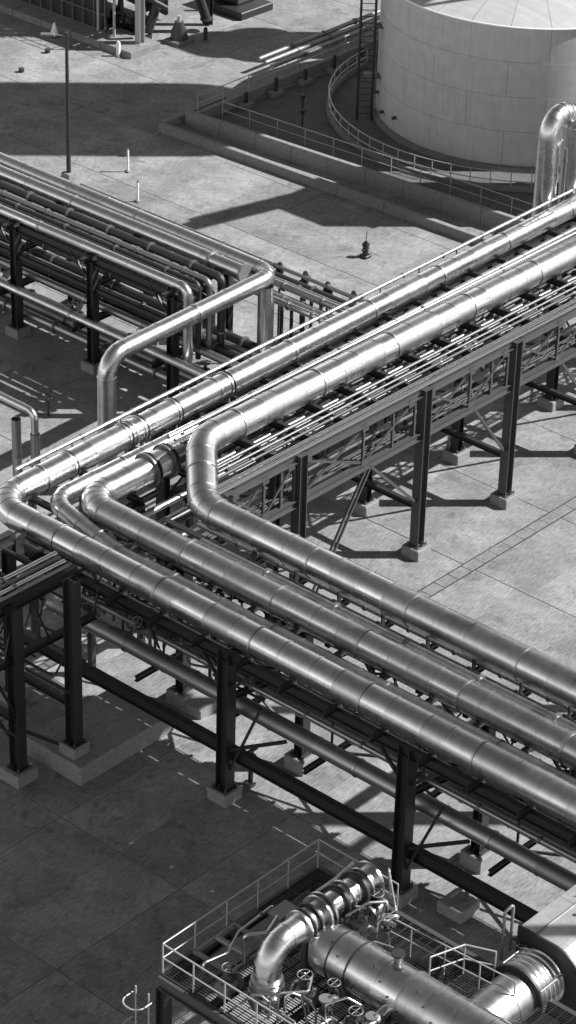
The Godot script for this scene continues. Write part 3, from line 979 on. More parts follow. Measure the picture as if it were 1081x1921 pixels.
# ------------------------------------------------------------------ things standing in the yard
func yard() -> void:
	var t := thing("street_lamp", "tall dark lamp post at the upper left", "lamp post", V(17.06, 0, -38.73))
	block("base", V(17.06, 0.2, -38.73), V(0.6, 0.4, 0.6), M.concrete, 0.03)
	put("pole", tube_mesh([[Vector3.ZERO, Vector3.UP, 0.13], [V(0, 8.3, 0), Vector3.UP, 0.085]], 14), M.steel, Transform3D(Basis.IDENTITY, V(17.06, 0.1, -38.73)))
	var l := -V(CAM_R.x, 0, CAM_R.z).normalized()
	rod("arm", V(17.06, 8.2, -38.73), V(17.06, 8.3, -38.73) + l * 0.75, 0.045, M.steel_lt)
	var hd := V(17.06, 8.28, -38.73) + l * 1.0
	block("lamp_head", hd, V(0.3, 0.12, 0.75), M.steel_lt, 0.03, null, frame_of(l))
	# marker posts and hydrants
	for q in [[20.02, -37.12, 1.33, "white marker post with a side arm on the sunlit concrete", true], [17.56, -33.94, 1.15, "plain white marker post left of the diagonal shadows", false]]:
		thing("marker_post", q[3], "post", V(q[0], 0, q[1]), "marker posts")
		rod("post", V(q[0], 0, q[1]), V(q[0], q[2], q[1]), 0.06, M.white)
		block("foot", V(q[0], 0.05, q[1]), V(0.3, 0.1, 0.3), M.concrete, 0.02)
		rod("cap", V(q[0], q[2], q[1]), V(q[0], q[2] + 0.05, q[1]), 0.075, M.steel_lt)
		if q[4]:
			rod("side_arm", V(q[0], q[2] * 0.7, q[1]), V(q[0], q[2] * 0.7, q[1]) + l * 0.55, 0.03, M.steel)
	for q in [[20.95, -20.74, "dark hydrant with a thin rod on the sunlit patch at centre right"], [8.42, -24.69, "dark hydrant seen through the upper left rack, nearer the crossing pipe"], [8.81, -30.17, "dark hydrant seen through the upper left rack, nearer the left edge"]]:
		hydrant(q[0], q[1], q[2])
	for q in [[31.97, -49.82, 0.95, "white bollard before the light column at the top left"], [37.6, -47.9, 0.9, "dark bollard right of the light column at the top"]]:
		thing("bollard", q[3], "bollard", V(q[0], 0, q[1]), "bollards")
		put("post", tube_mesh([[Vector3.ZERO, Vector3.UP, 0.13], [V(0, q[2] - 0.08, 0), Vector3.UP, 0.13], [V(0, q[2], 0), Vector3.UP, 0.06]], 14), M.white if q[0] < 33 else M.steel, Transform3D(Basis.IDENTITY, V(q[0], 0, q[1])))
		block("foot", V(q[0], 0.04, q[1]), V(0.42, 0.1, 0.42), M.concrete_dk, 0.02)
	# trench drain on the right
	thing("trench_drain", "straight line of drain covers across the sunlit concrete on the right", "drain", V(-3, 0, 2.25))
	rng.seed = 8
	for k in 34:
		block("drain_cover", V(-3.0 + k * 0.9 + 0.45, 0.008, 2.26), V(0.87, 0.02, 0.56), M.slabs[2] if rng.randf() < 0.6 else M.concrete_dk, 0.006)
	for z: float in [1.945, 2.575]:
		box("edge_strip", V(12.3, 0.004, z), V(30.6, 0.02, 0.045), M.steel)
	# small fittings on the concrete
	for q in [[29.3, -53.2, "small dark box on the far concrete left of the lamp post"], [26.0, -52.0, "tiny dark box on the far concrete nearer the lamp post"]]:
		thing("ground_box", q[2], "box", V(q[0], 0, q[1]))
		block("body", V(q[0], 0.12, q[1]), V(0.25, 0.24, 0.25), M.steel, 0.02)
		box("lid", V(q[0], 0.255, q[1]), V(0.28, 0.025, 0.28), M.steel_mid)

func hydrant(x: float, z: float, label: String) -> void:
	thing("hydrant", label, "hydrant", V(x, 0, z), "hydrants")
	block("foot", V(x, 0.08, z), V(0.5, 0.16, 0.5), M.steel, 0.03)
	put("body", tube_mesh([[Vector3.ZERO, Vector3.UP, 0.16], [V(0, 0.5, 0), Vector3.UP, 0.15], [V(0, 0.52, 0), Vector3.UP, 0.2], [V(0, 0.6, 0), Vector3.UP, 0.2], [V(0, 0.72, 0), Vector3.UP, 0.1], [V(0, 0.78, 0), Vector3.UP, 0.05]], 16), M.steel, Transform3D(Basis.IDENTITY, V(x, 0.14, z)))
	rod("outlet", V(x - 0.26, 0.48, z), V(x + 0.26, 0.48, z), 0.07, M.steel)
	rod("rod", V(x, 0.9, z), V(x + 0.05, 1.45, z), 0.02, M.steel)

# ------------------------------------------------------------------ tank
func tank_and_bund() -> void:
	var C := V(42.27, 0, -27.0)
	var R := 8.5
	var H := 8.35
	thing("storage_tank", "big white cylindrical storage tank at the upper right", "tank", C)
	put("ring_wall", tube_mesh([[Vector3.ZERO, Vector3.UP, R + 0.25], [V(0, 0.3, 0), Vector3.UP, R + 0.25], [V(0, 0.3, 0), Vector3.UP, R - 0.2]], 96), M.concrete_dk, Transform3D(Basis.IDENTITY, C))
	# shell courses made of single plates
	for c in 4:
		var y0 := 0.32 + c * 2.01
		var np := 12
		for k in np:
			var a0 := TAU * (k + 0.5 * (c % 2)) / np
			var a1 := TAU * (k + 1 + 0.5 * (c % 2)) / np
			put("shell_plate", arc_plate(R - 0.012 * c, a0 + 0.0009, a1 - 0.0009, 0.02, 2.0), M.tank, Transform3D(Basis.IDENTITY, C + V(0, y0, 0)))
	put("liner", tube_mesh([[V(0, 0.3, 0), Vector3.UP, R - 0.09], [V(0, H, 0), Vector3.UP, R - 0.09]], 96, 0.0, false), M.steel_mid, Transform3D(Basis.IDENTITY, C))
	var rim := []
	for k in 97:
		var a := TAU * k / 96
		rim.append([V(cos(a), 0, sin(a)) * (R + 0.02), V(-sin(a), 0, cos(a)), 0.06])
	put("rim_angle", tube_mesh(rim, 8, 0.0, false), M.white, Transform3D(Basis.IDENTITY, C + V(0, H, 0)))
	for k in 24:
		var a0 := TAU * k / 24
		var a1 := TAU * (k + 1) / 24
		for ring in 3:
			var r0 := R * (1.0 - ring / 3.0) - 0.004
			var r1 := R * (1.0 - (ring + 1) / 3.0) + 0.004
			var st := SurfaceTool.new()
			st.begin(Mesh.PRIMITIVE_TRIANGLES)
			var nsub := 4
			for j in nsub:
				var b0 := lerpf(a0 + 0.0012, a1 - 0.0012, float(j) / nsub)
				var b1 := lerpf(a0 + 0.0012, a1 - 0.0012, float(j + 1) / nsub)
				quad(st, roof_pt(r0, b0, R, H), roof_pt(r0, b1, R, H), roof_pt(r1, b1, R, H), roof_pt(r1, b0, R, H), Vector3.UP)
			st.generate_normals()
			put("roof_plate", st.commit(), M.roof, Transform3D(Basis.IDENTITY, C))
	put("roof_frame", tube_mesh([[V(0, H - 0.1, 0), Vector3.UP, R - 0.1], [V(0, H + 1.0, 0), Vector3.UP, R * 0.3]], 48), M.steel_mid, Transform3D(Basis.IDENTITY, C))
	# small fittings on the shell
	for q in [[0.55, 1.2], [0.75, 0.9], [0.9, 1.6]]:
		var a: float = PI - 0.2 + q[0]
		var p: Vector3 = C + V(cos(a), 0, sin(a)) * R + V(0, q[1], 0)
		rod("nozzle", p - V(cos(a), 0, sin(a)) * 0.1, p + V(cos(a), 0, sin(a)) * 0.25, 0.1, M.steel_mid)
	# ladder tower
	var p0 := V(35.3, 0, -33.1)
	thing("ladder_tower", "dark lattice ladder tower against the left side of the white tank", "ladder", p0)
	var ex := V(CAM_R.x, 0, CAM_R.z).normalized() * 0.42
	var ez := V(CAM_F.x, 0, CAM_F.z).normalized() * 0.42
	for s in [[-1, -1], [1, -1], [-1, 1], [1, 1]]:
		slat("leg", p0 + ex * s[0] + ez * s[1], p0 + ex * s[0] + ez * s[1] + V(0, 10.4, 0), 0.09, 0.09, M.steel)
	for k in 26:
		var y := 0.4 + 0.39 * k
		rod("rung", p0 - ex - ez + V(0, y, 0), p0 + ex - ez + V(0, y, 0), 0.025, M.steel, null, 6)
		if k % 3 == 0:
			for s: float in [-1, 1]:
				rod("tie", p0 + ex * s - ez + V(0, y, 0), p0 + ex * s + ez + V(0, y, 0), 0.03, M.steel, null, 6)
				rod("diagonal", p0 + ex * s - ez + V(0, y, 0), p0 + ex * s + ez + V(0, y + 1.1, 0), 0.025, M.steel, null, 6)
	for y in [2.6, 5.6, 8.6]:
		box("landing", p0 + ex * 1.2 + V(0, y, 0), V(1.3, 0.06, 0.9), M.steel, null, frame_of(ez))
		rod("tank_bracket", p0 + ex + V(0, y, 0), p0 + ex * 3.0 + V(0, y, 0), 0.05, M.steel, null, 6)
	# ring walkway railing
	thing("guard_railing", "curved railing running round the foot of the white tank", "railing", C, "guard railings")
	var RR := 11.25
	for h in [1.1, 0.58]:
		var list := []
		for k in 61:
			var a := lerpf(PI * 0.52, PI * 1.48, k / 60.0)
			list.append([V(cos(a), 0, sin(a)) * RR, V(-sin(a), 0, cos(a)), 0.032])
		put("top_rail" if h > 1 else "mid_rail", tube_mesh(list, 8), M.rail, Transform3D(Basis.IDENTITY, C + V(0, h, 0)))
	for k in 31:
		var a := lerpf(PI * 0.52, PI * 1.48, k / 30.0)
		var p := C + V(cos(a), 0, sin(a)) * RR
		rod("post", p, p + V(0, 1.1, 0), 0.032, M.rail, null, 8)
	put("kerb", arc_plate(RR + 0.12, PI * 0.52, PI * 1.48, 0.22, 0.28, 60), M.concrete_dk, Transform3D(Basis.IDENTITY, C))
	thing("tank_yard_floor", "", "", V(43, 0, -27), "", "structure")
	box("floor", V(44.3, -0.02, -26.0), V(31.0, 0.08, 26.4), M.asphalt)
	# bund walls: low kerb wall outside, higher wall inside, cast in lengths
	thing("bund_wall", "low outer concrete kerb wall before the tank yard", "wall", V(26, 0, -30))
	wall_run(V(25.45, 0, -39.95), V(26.5, 0, -14.0), 0.5, 0.34, 3.2)
	wall_run(V(25.75, 0, -39.95), V(31.0, 0, -40.15), 0.5, 0.34, 3.2)
	thing("bund_wall", "higher inner concrete wall of the tank yard", "wall", V(28, 0, -30))
	wall_run(V(27.1, 0, -39.45), V(28.95, 0, -14.0), 0.95, 0.3, 2.6)
	wall_run(V(27.4, 0, -39.45), V(60, 0, -40.3), 0.55, 0.3, 2.6)
	railing("railing along the inner wall of the tank yard", [V(29.2, 0, -38.6), V(30.6, 0, -14.5)], 1.1, M.rail, 2.0, "guard railings", false)
	railing("railing along the far left wall of the tank yard", [V(28.0, 0.55, -39.45), V(59, 0.55, -40.2)], 1.0, M.rail, 2.2, "guard railings", false)
	# pipes lying along the far wall
	for k in 3:
		small_pipe("process_pipe", ["bright pipe lying along the far wall of the tank yard, nearest", "bright pipe lying along the far wall of the tank yard, middle", "bright pipe lying along the far wall of the tank yard, farthest"][k], [V(36, 0.7 + 0.1 * k, -41.0 - 0.5 * k), V(60, 0.7 + 0.1 * k, -41.5 - 0.5 * k)], 0.14, M.galv, 0.3, "pipes by the far yard wall", 3.0)
	for k in 7:
		var x := 31.5 + k * 2.6
		thing("pipe_support", ["first dark support block along the far yard wall from the left", "second dark support block along the far yard wall", "third dark support block along the far yard wall", "fourth dark support block along the far yard wall", "fifth dark support block along the far yard wall", "sixth dark support block along the far yard wall", "last dark support block along the far yard wall, by the ladder tower"][k], "support", V(x, 0, -38.9), "support blocks by the far yard wall")
		block("foot", V(x, 0.15, -38.9), V(0.9, 0.3, 0.6), M.concrete_dk, 0.03)
		slat("post", V(x, 0.28, -38.9), V(x, 0.95 + 0.2 * (k % 2), -38.9), 0.16, 0.16, M.steel)
	for k in 2:
		var p := V(31.6 + 1.7 * k, 0, -34.6 - 1.5 * k)
		thing("level_post", ["dark instrument post on the tank yard floor, nearer one", "dark instrument post on the tank yard floor, farther one"][k], "post", p, "instrument posts")
		rod("post", p, p + V(0, 1.0, 0), 0.05, M.steel)
		block("box", p + V(0, 0.95, 0), V(0.2, 0.28, 0.2), M.steel, 0.02)

func roof_pt(r: float, a: float, R: float, H: float) -> Vector3:
	return V(cos(a) * r, H + 0.05 + 1.35 * (1.0 - pow(r / R, 2.0)), sin(a) * r)

func arc_plate(R: float, a0: float, a1: float, th: float, h: float, n := 12) -> Mesh:
	var key := "arc%.3f_%.4f_%.4f_%.3f_%.3f" % [R, a0, a1, th, h]
	if mesh_cache.has(key):
		return mesh_cache[key]
	var st := SurfaceTool.new()
	st.begin(Mesh.PRIMITIVE_TRIANGLES)
	for k in n:
		var b0 := lerpf(a0, a1, float(k) / n)
		var b1 := lerpf(a0, a1, float(k + 1) / n)
		var d0 := V(cos(b0), 0, sin(b0))
		var d1 := V(cos(b1), 0, sin(b1))
		var up := V(0, h, 0)
		st.set_smooth_group(1)
		quad(st, d0 * R, d1 * R, d1 * R + up, d0 * R + up, d0)
		st.set_smooth_group(2)
		quad(st, d0 * (R - th), d1 * (R - th), d1 * (R - th) + up, d0 * (R - th) + up, -d0)
		st.set_smooth_group(3)
		quad(st, d0 * R + up, d1 * R + up, d1 * (R - th) + up, d0 * (R - th) + up, Vector3.UP)
	st.generate_normals()
	mesh_cache[key] = st.commit()
	return mesh_cache[key]

func wall_run(p: Vector3, q: Vector3, h: float, w: float, seg: float) -> void:
	var d := q - p
	var n := int(round(d.length() / seg))
	var L := d.length() / n
	for k in n:
		var c := p + d * (k + 0.5) / n
		block("wall_panel", c + V(0, h / 2 - 0.02, 0), V(w, h + 0.04, L - 0.018), M.concrete, 0.02, null, frame_of(d))

# ------------------------------------------------------------------ process unit at the top left
func top_left_unit() -> void:
	thing("equipment_plinth", "long low concrete plinth under the caged unit at the top left", "plinth", V(32, 0, -54))
	for k in 5:
		block("kerb_block", V(33.4, 0.2, -60.6 + k * 2.6), V(2.6, 0.44, 2.57), M.concrete_dk, 0.03)
	thing("caged_unit", "dark caged steel unit with pale grid bars at the top left", "equipment", V(34, 0.4, -56))
	# grid wall: dark panels behind pale bars
	for k in 11:
		var z := -62.0 + k * 0.95
		slat("upright", V(33.5, 0.42, z), V(33.5, 9.0, z), 0.06, 0.06, M.steel_lt, V(1, 0, 0))
		if k < 10:
			for j in 8:
				block("panel", V(33.72, 0.95 + j * 1.05, z + 0.475), V(0.06, 1.0, 0.9), M.black, 0.015)
	for j in 9:
		slat("crossbar", V(33.46, 0.46 + j * 1.05, -62.0), V(33.46, 0.46 + j * 1.05, -52.5), 0.05, 0.06, M.steel_lt)
	box("roof_deck", V(36.0, 9.05, -57), V(5.2, 0.12, 10.2), M.steel)
	box("rear_wall", V(38.5, 4.7, -57), V(0.1, 8.6, 10), M.steel)
	for k in 4:
		rod("inner_pipe", V(35.2 + 0.5 * k, 0.6, -61 + k * 2.2), V(35.2 + 0.5 * k, 5.8, -60.5 + k * 2.2), 0.18, M.steel_mid)
	# steel frame with pale column
	thing("steel_portal", "pale steel frame with one thick column beside the caged unit", "frame", V(33.7, 0, -49.7))
	block("pedestal", V(33.7, 0.22, -49.7), V(0.95, 0.46, 0.95), M.concrete, 0.03)
	ibeam("column", V(33.7, 0.44, -49.7), V(33.7, 3.5, -49.7), 0.42, 0.42, M.rail, V(1, 0, 0))
	ibeam("beam", V(33.4, 3.75, -49.7), V(40.2, 3.75, -49.7), 0.35, 0.5, M.rail)
	ibeam("beam", V(33.7, 3.72, -49.95), V(33.7, 3.72, -58), 0.3, 0.44, M.steel_mid)
	for k in 6:
		rod("rail_post", V(33.7 + k * 1.25, 4.0, -49.55), V(33.7 + k * 1.25, 5.2, -49.55), 0.035, M.steel_lt, null, 8)
	rod("rail", V(33.6, 5.2, -49.55), V(40.2, 5.2, -49.55), 0.035, M.steel_lt, null, 8)
	rod("rail", V(33.6, 4.6, -49.55), V(40.2, 4.6, -49.55), 0.03, M.steel_lt, null, 8)
	for k in 7:
		rod("rail_post", V(33.5, 4.0, -49.7 - k * 1.1), V(33.5, 5.3, -49.7 - k * 1.1), 0.03, M.steel_lt, null, 8)
	rod("rail", V(33.5, 5.3, -49.7), V(33.5, 5.3, -57), 0.03, M.steel_lt, null, 8)
	rod("rail", V(33.5, 4.7, -49.7), V(33.5, 4.7, -57), 0.03, M.steel_lt, null, 8)
	for z in [-51.6, -53.0]:
		rod("prop", V(33.4, 0.4, z), V(33.4, 3.6, z), 0.09, M.rail)
	box("deck", V(36.8, 4.02, -53.6), V(6.4, 0.05, 7.2), M.grating)
	ibeam("rear_column", V(39.8, 0.0, -49.7), V(39.8, 3.5, -49.7), 0.35, 0.35, M.steel, V(1, 0, 0))
	ibeam("rear_column", V(39.6, 0.0, -56.5), V(39.6, 3.5, -56.5), 0.35, 0.35, M.steel, V(1, 0, 0))
	# curved duct inside the frame
	thing("bent_duct", "dark arched pipe coming down behind the pale column", "pipe", V(37.5, 0, -49.3))
	tube("run", [V(35.3, 0.5, -50.6), V(36.0, 2.6, -50.3), V(38.3, 2.9, -49.4), V(38.9, 0.6, -49.0)], 0.3, M.steel, 1.0, 18)
	flange("flange", V(38.88, 0.8, -49.02), V(0, 1, 0), 0.42, 0.12, M.steel_mid)
	# dense dark pipework in and above the frame
	rng.seed = 61
	var at := []
	for k in 16:
		at.append(V(rng.randf_range(34.2, 39.5), rng.randf_range(0.6, 7.5), rng.randf_range(-58.5, -50.2)))
	at.sort_custom(func(p: Vector3, q: Vector3) -> bool: return p.dot(CAM_R) < q.dot(CAM_R))
	for k in 16:
		var a: Vector3 = at[k]
		var d := Vector3(0, 0, 1) if k % 3 == 0 else (Vector3(1, 0, 0) if k % 3 == 1 else Vector3.UP)
		var L := rng.randf_range(1.5, 4.0)
		thing("process_pipe", "short dark pipe inside the top left frame, %s from the left" % ORD[k], "pipe", a, "pipework inside the top left frame")
		tube("run", [a, a + d * L, a + d * L + V(0.7, -0.5, 0.4)], rng.randf_range(0.08, 0.2), M.steel if k % 4 else M.steel_mid, 0.3, 10)
		flange("flange", a + d * L * 0.4, d, 0.27, 0.1, M.steel_mid)
	# rubble-shaped pedestal
	thing("pump_block", "grey pump block with a skirt of bolts right of the pale column", "pump", V(36.3, 0, -48.9))
	block("foot", V(36.3, 0.12, -48.9), V(1.5, 0.26, 1.2), M.concrete_dk, 0.03)
	put("casing", tube_mesh([[Vector3.ZERO, Vector3.UP, 0.55], [V(0, 0.5, 0), Vector3.UP, 0.5], [V(0, 0.9, 0), Vector3.UP, 0.3], [V(0, 1.1, 0), Vector3.UP, 0.28]], 18), M.steel_mid, Transform3D(Basis.IDENTITY, V(36.3, 0.25, -48.9)))
	rod("shaft", V(36.3, 1.3, -48.9), V(36.3, 1.7, -48.9), 0.12, M.rail)
	# sloping hopper
	thing("hopper", "pale sloping hopper on the caged unit's right end", "hopper", V(34.4, 2.4, -54.3))
	var hb := frame_of(V(0.2, -0.35, 1.0))
	block("chute", V(34.4, 2.9, -54.2), V(1.3, 0.7, 2.6), M.steel_lt, 0.06, null, hb)
	rod("leg", V(34.2, 0.4, -53.4), V(34.3, 2.6, -53.6), 0.07, M.rail)
	rod("leg", V(34.2, 0.4, -55.0), V(34.3, 2.8, -54.8), 0.07, M.rail)
	# machine clutter under the frame
	for k in 5:
		var p := V(35.0 + 0.7 * (k % 2), 0.0, -50.8 - k * 0.95)
		thing("pump", ["dark pump under the pale frame, nearest its thick column", "second dark pump under the pale frame", "third dark pump under the pale frame", "fourth dark pump under the pale frame", "dark pump under the pale frame, nearest the hopper"][k], "pump", p, "pumps under the pale frame")
		block("skid", p + V(0, 0.25, 0), V(1.0, 0.5, 0.8), M.steel, 0.04)
		rod("motor", p + V(-0.35, 0.8, 0), p + V(0.35, 0.8, 0), 0.3, M.steel, null, 18)
		rod("discharge", p + V(0.1, 0.9, 0.1), p + V(0.1, 1.9, 0.1), 0.09, M.steel_mid)
	# skids at the very top
	thing("skid_unit", "dark machine skid at the top edge right of the pale frame", "machine", V(43, 0, -51))
	block("skid", V(43.2, 0.25, -50.5), V(3.0, 0.5, 3.6), M.steel, 0.05)
	block("housing", V(43.4, 1.2, -50.9), V(1.8, 1.4, 2.2), M.steel_mid, 0.1)
	rod("exhaust", V(43.0, 1.8, -50.0), V(43.0, 3.2, -50.0), 0.14, M.rail)
	thing("low_wall", "low pale concrete wall with upright ribs at the top edge", "wall", V(49, 0, -49.5))
	wall_run(V(46.6, 0, -49.8), V(56.0, 0, -48.6), 0.7, 0.4, 1.3)
	# cone and lying pipe on the concrete before the plinth
	thing("traffic_cone", "pale cone standing on the kerb of the caged unit", "cone", V(31.6, 0, -55.0))
	put("cone", tube_mesh([[V(0, 0.04, 0), Vector3.UP, 0.3], [V(0, 0.85, 0), Vector3.UP, 0.05]], 16), M.white, Transform3D(Basis.IDENTITY, V(31.6, 0, -55.0)))
	block("foot", V(31.6, 0.03, -55.0), V(0.7, 0.06, 0.7), M.steel, 0.01)

# ------------------------------------------------------------------ platform with vessel in the foreground
func platform() -> void:
	var dy := 5.0
	thing("steel_platform", "railed steel platform in the bottom foreground", "platform", V(-27.5, 0, 20))
	# deck of grating panels
	for i in 5:
		for j in 8:
			var x := -30.4 + i * 1.46
			var z := 15.9 + j * 1.35
			if i >= 1 and i <= 2 and j == 0:
				continue
			grating_panel(V(x, dy, z), 1.44, 1.33)
	ibeam("edge_beam", V(-31.15, dy - 0.3, 15.2), V(-31.15, dy - 0.3, 27), 0.24, 0.5, M.steel_mid)
	ibeam("edge_beam", V(-31.0, dy - 0.3, 15.2), V(-23.8, dy - 0.3, 15.2), 0.24, 0.5, M.steel_mid)
	ibeam("edge_beam", V(-23.75, dy - 0.3, 15.2), V(-23.75, dy - 0.3, 27), 0.24, 0.5, M.steel_mid)
	for k in 5:
		ibeam("joist", V(-31.0, dy - 0.26, 17.2 + 2.2 * k), V(-23.9, dy - 0.26, 17.2 + 2.2 * k), 0.16, 0.3, M.steel)
	for c in [[-31.1, 15.3], [-23.9, 15.3], [-31.1, 20.5], [-23.9, 20.5], [-31.1, 26.0], [-23.9, 26.0]]:
		column(c[0], c[1], 0.0, dy - 0.56, 0.36, M.steel, 0.8, 0.4, true)
	slat("brace", V(-31.1, 1.0, 15.5), V(-31.1, 4.3, 20.2), 0.1, 0.1, M.steel)
	slat("brace", V(-30.8, 4.3, 15.3), V(-28.0, 4.6, 15.3), 0.1, 0.1, M.steel)
	railing("pale railing along the left and far sides of the bottom platform", [V(-31.1, dy + 0.02, 27.0), V(-31.1, dy + 0.02, 15.25), V(-23.85, dy + 0.02, 15.25), V(-23.85, dy + 0.02, 18.6)], 1.15, M.rail, 1.35, "guard railings", false, 0.028)
	railing("thin railing on the right side of the bottom platform beside the big vessel", [V(-25.3, dy + 0.02, 19.0), V(-25.0, dy + 0.02, 24.2)], 1.15, M.rail, 1.3, "guard railings", false, 0.026)
	railing("short pale stair railing right of the big vessel", [V(-25.9, dy + 0.02, 21.6), V(-24.7, dy + 0.02, 22.0), V(-24.3, dy + 0.02, 22.9)], 1.15, M.rail, 0.9, "guard railings", false, 0.03)
	# ladder hoop at the left foot
	thing("ladder", "caged access ladder at the left corner of the bottom platform", "ladder", V(-32.0, 0, 15.2))
	for s: float in [-0.28, 0.28]:
		rod("stringer", V(-31.75, 0.0, 15.0 + s), V(-31.75, 4.6, 15.0 + s), 0.03, M.rail, null, 8)
	for k in 14:
		rod("rung", V(-31.75, 0.3 + k * 0.3, 14.72), V(-31.75, 0.3 + k * 0.3, 15.28), 0.018, M.steel_mid, null, 6)
	for y in [3.3, 4.3]:
		tube("hoop", [V(-31.75, y, 14.6), V(-32.4, y, 14.6), V(-32.4, y, 15.4), V(-31.75, y, 15.4)], 0.028, M.rail, 0.35, 8)
	# elbow line standing on the deck
	var c := jacket_pipe("elbow_pipe", "polished elbow pipe rising from the platform and running off through thick flanges", [V(-29.8, dy + 0.5, 18.4), V(-29.8, 7.0, 18.4), V(-25.0, 7.0, 18.4)], 0.42, 0.42, 0.85, 0.95, "", 50, false, 0.01)
	for q in [[5.15, 0.62, 0.12], [5.32, 0.58, 0.12], [5.6, 0.56, 0.1], [5.85, 0.52, 0.06]]:
		flange("flange", V(-29.8, q[0], 18.4), Vector3.UP, q[1], q[2], M.chrome, 10 if q[0] < 5.4 else 0)
	put("foot", tube_mesh([[V(0, -0.25, 0), Vector3.UP, 0.5], [V(0, 0.15, 0), Vector3.UP, 0.5], [V(0, 0.5, 0), Vector3.UP, 0.44]], 24), M.chrome, Transform3D(Basis.IDENTITY, V(-29.8, dy + 0.1, 18.4)))
	for q in [[-28.35, 0.56, 0.10, 0], [-28.15, 0.54, 0.06, 1], [-27.85, 0.56, 0.08, 1], [-27.5, 0.64, 0.09, 0], [-27.3, 0.66, 0.08, 0], [-26.6, 0.56, 0.10, 1], [-26.35, 0.58, 0.08, 0], [-25.75, 0.60, 0.12, 1], [-25.5, 0.58, 0.06, 0], [-25.1, 0.62, 0.1, 0]]:
		flange("flange", V(q[0], 7.0, 18.4), V(1, 0, 0), q[1], q[2], M.steel if q[3] else M.chrome)
	put("end_cap", tube_mesh([[Vector3.ZERO, V(1, 0, 0), 0.5], [V(0.1, 0, 0), V(1, 0, 0), 0.44], [V(0.18, 0, 0), V(1, 0, 0), 0.25]], 28), M.chrome, Transform3D(Basis.IDENTITY, V(-25.05, 7.0, 18.4)))
	for x in [-28.0, -26.0]:
		slat("saddle", V(x, dy, 18.4), V(x, 6.6, 18.4), 0.16, 0.3, M.steel_mid, V(1, 0, 0))
	# big vessel
	thing("pressure_vessel", "big horizontal polished vessel lying across the bottom platform", "vessel", V(-27.7, 5, 20))
	var Z := Vector3(0, 0, 1)
	var ax := V(-27.7, 6.15, 0)
	put("head", tube_mesh([[V(0, 0, -0.55), Z, 0.25], [V(0, 0, -0.45), Z, 0.5], [V(0, 0, -0.25), Z, 0.75], [V(0, 0, 0), Z, 0.82]], 44, 0.008), M.jackets[3], Transform3D(Basis.IDENTITY, ax + Z * 19.1))
	var zz := 19.1
	var lens := [0.5, 0.75, 1.05, 0.95, 0.95, 1.0, 1.0, 1.0, 1.0]
	for k in lens.size():
		var L: float = lens[k]
		put("shell_section", tube_mesh([[V(0, 0, 0), Z, 0.845], [V(0, 0, 0.04), Z, 0.845], [V(0, 0, 0.05), Z, 0.825], [V(0, 0, L * 0.5), Z, 0.826], [V(0, 0, L), Z, 0.825]], 44, 0.012, false), M.jackets[(k * 2 + 1) % 5], Transform3D(Basis.IDENTITY, ax + Z * zz))
		zz += L
		if k in [0, 1, 3]:
			flange("strap", ax + Z * zz, Z, 0.86, 0.07, M.steel if k < 2 else M.strap)
	for k in 12:
		var a := 0.5 + 0.35 * (k % 4)
		var p := ax + Z * (19.5 + k * 0.42) + V(cos(PI / 2 + a), sin(PI / 2 + a), 0) * 0.82
		rod("stud", p, p + V(cos(PI / 2 + a), sin(PI / 2 + a), 0) * 0.06, 0.03, M.steel, null, 8)
	for z in [20.0, 24.0]:
		block("saddle", V(-27.7, 5.2, z), V(1.3, 0.5, 0.3), M.steel, 0.03)
	for z in [21.6]:
		rod("nozzle", V(-27.5, 6.95, z), V(-27.5, 7.25, z), 0.13, M.steel_lt, null, 16)
		flange("nozzle_flange", V(-27.5, 7.27, z), Vector3.UP, 0.22, 0.07, M.steel)
	# valve cluster behind the vessel head
	var vl := ["valve with a dark wheel between the elbow pipe and the big vessel", "valve at the far end of the platform under the flanged pipe", "small valve beside the foot of the elbow pipe", "valve in front of the vessel head", "valve at the bottom edge under the vessel", "valve left of the elbow pipe's foot"]
	var vp := [V(-26.6, 6.5, 19.2), V(-25.4, 6.3, 19.0), V(-29.2, 5.5, 19.4), V(-28.9, 5.7, 20.3), V(-29.4, 5.6, 21.6), V(-30.4, 5.35, 17.4)]
	for k in vp.size():
		gate_valve(vl[k], vp[k], V(1, 0, 0) if k % 2 else V(0.2, 0, 1), 0.13 + 0.02 * (k % 3), "valves on the bottom platform", Vector3.UP if k != 0 else V(0.5, 0.8, -0.2).normalized())
	# thin bent lines round the equipment
	rng.seed = 31
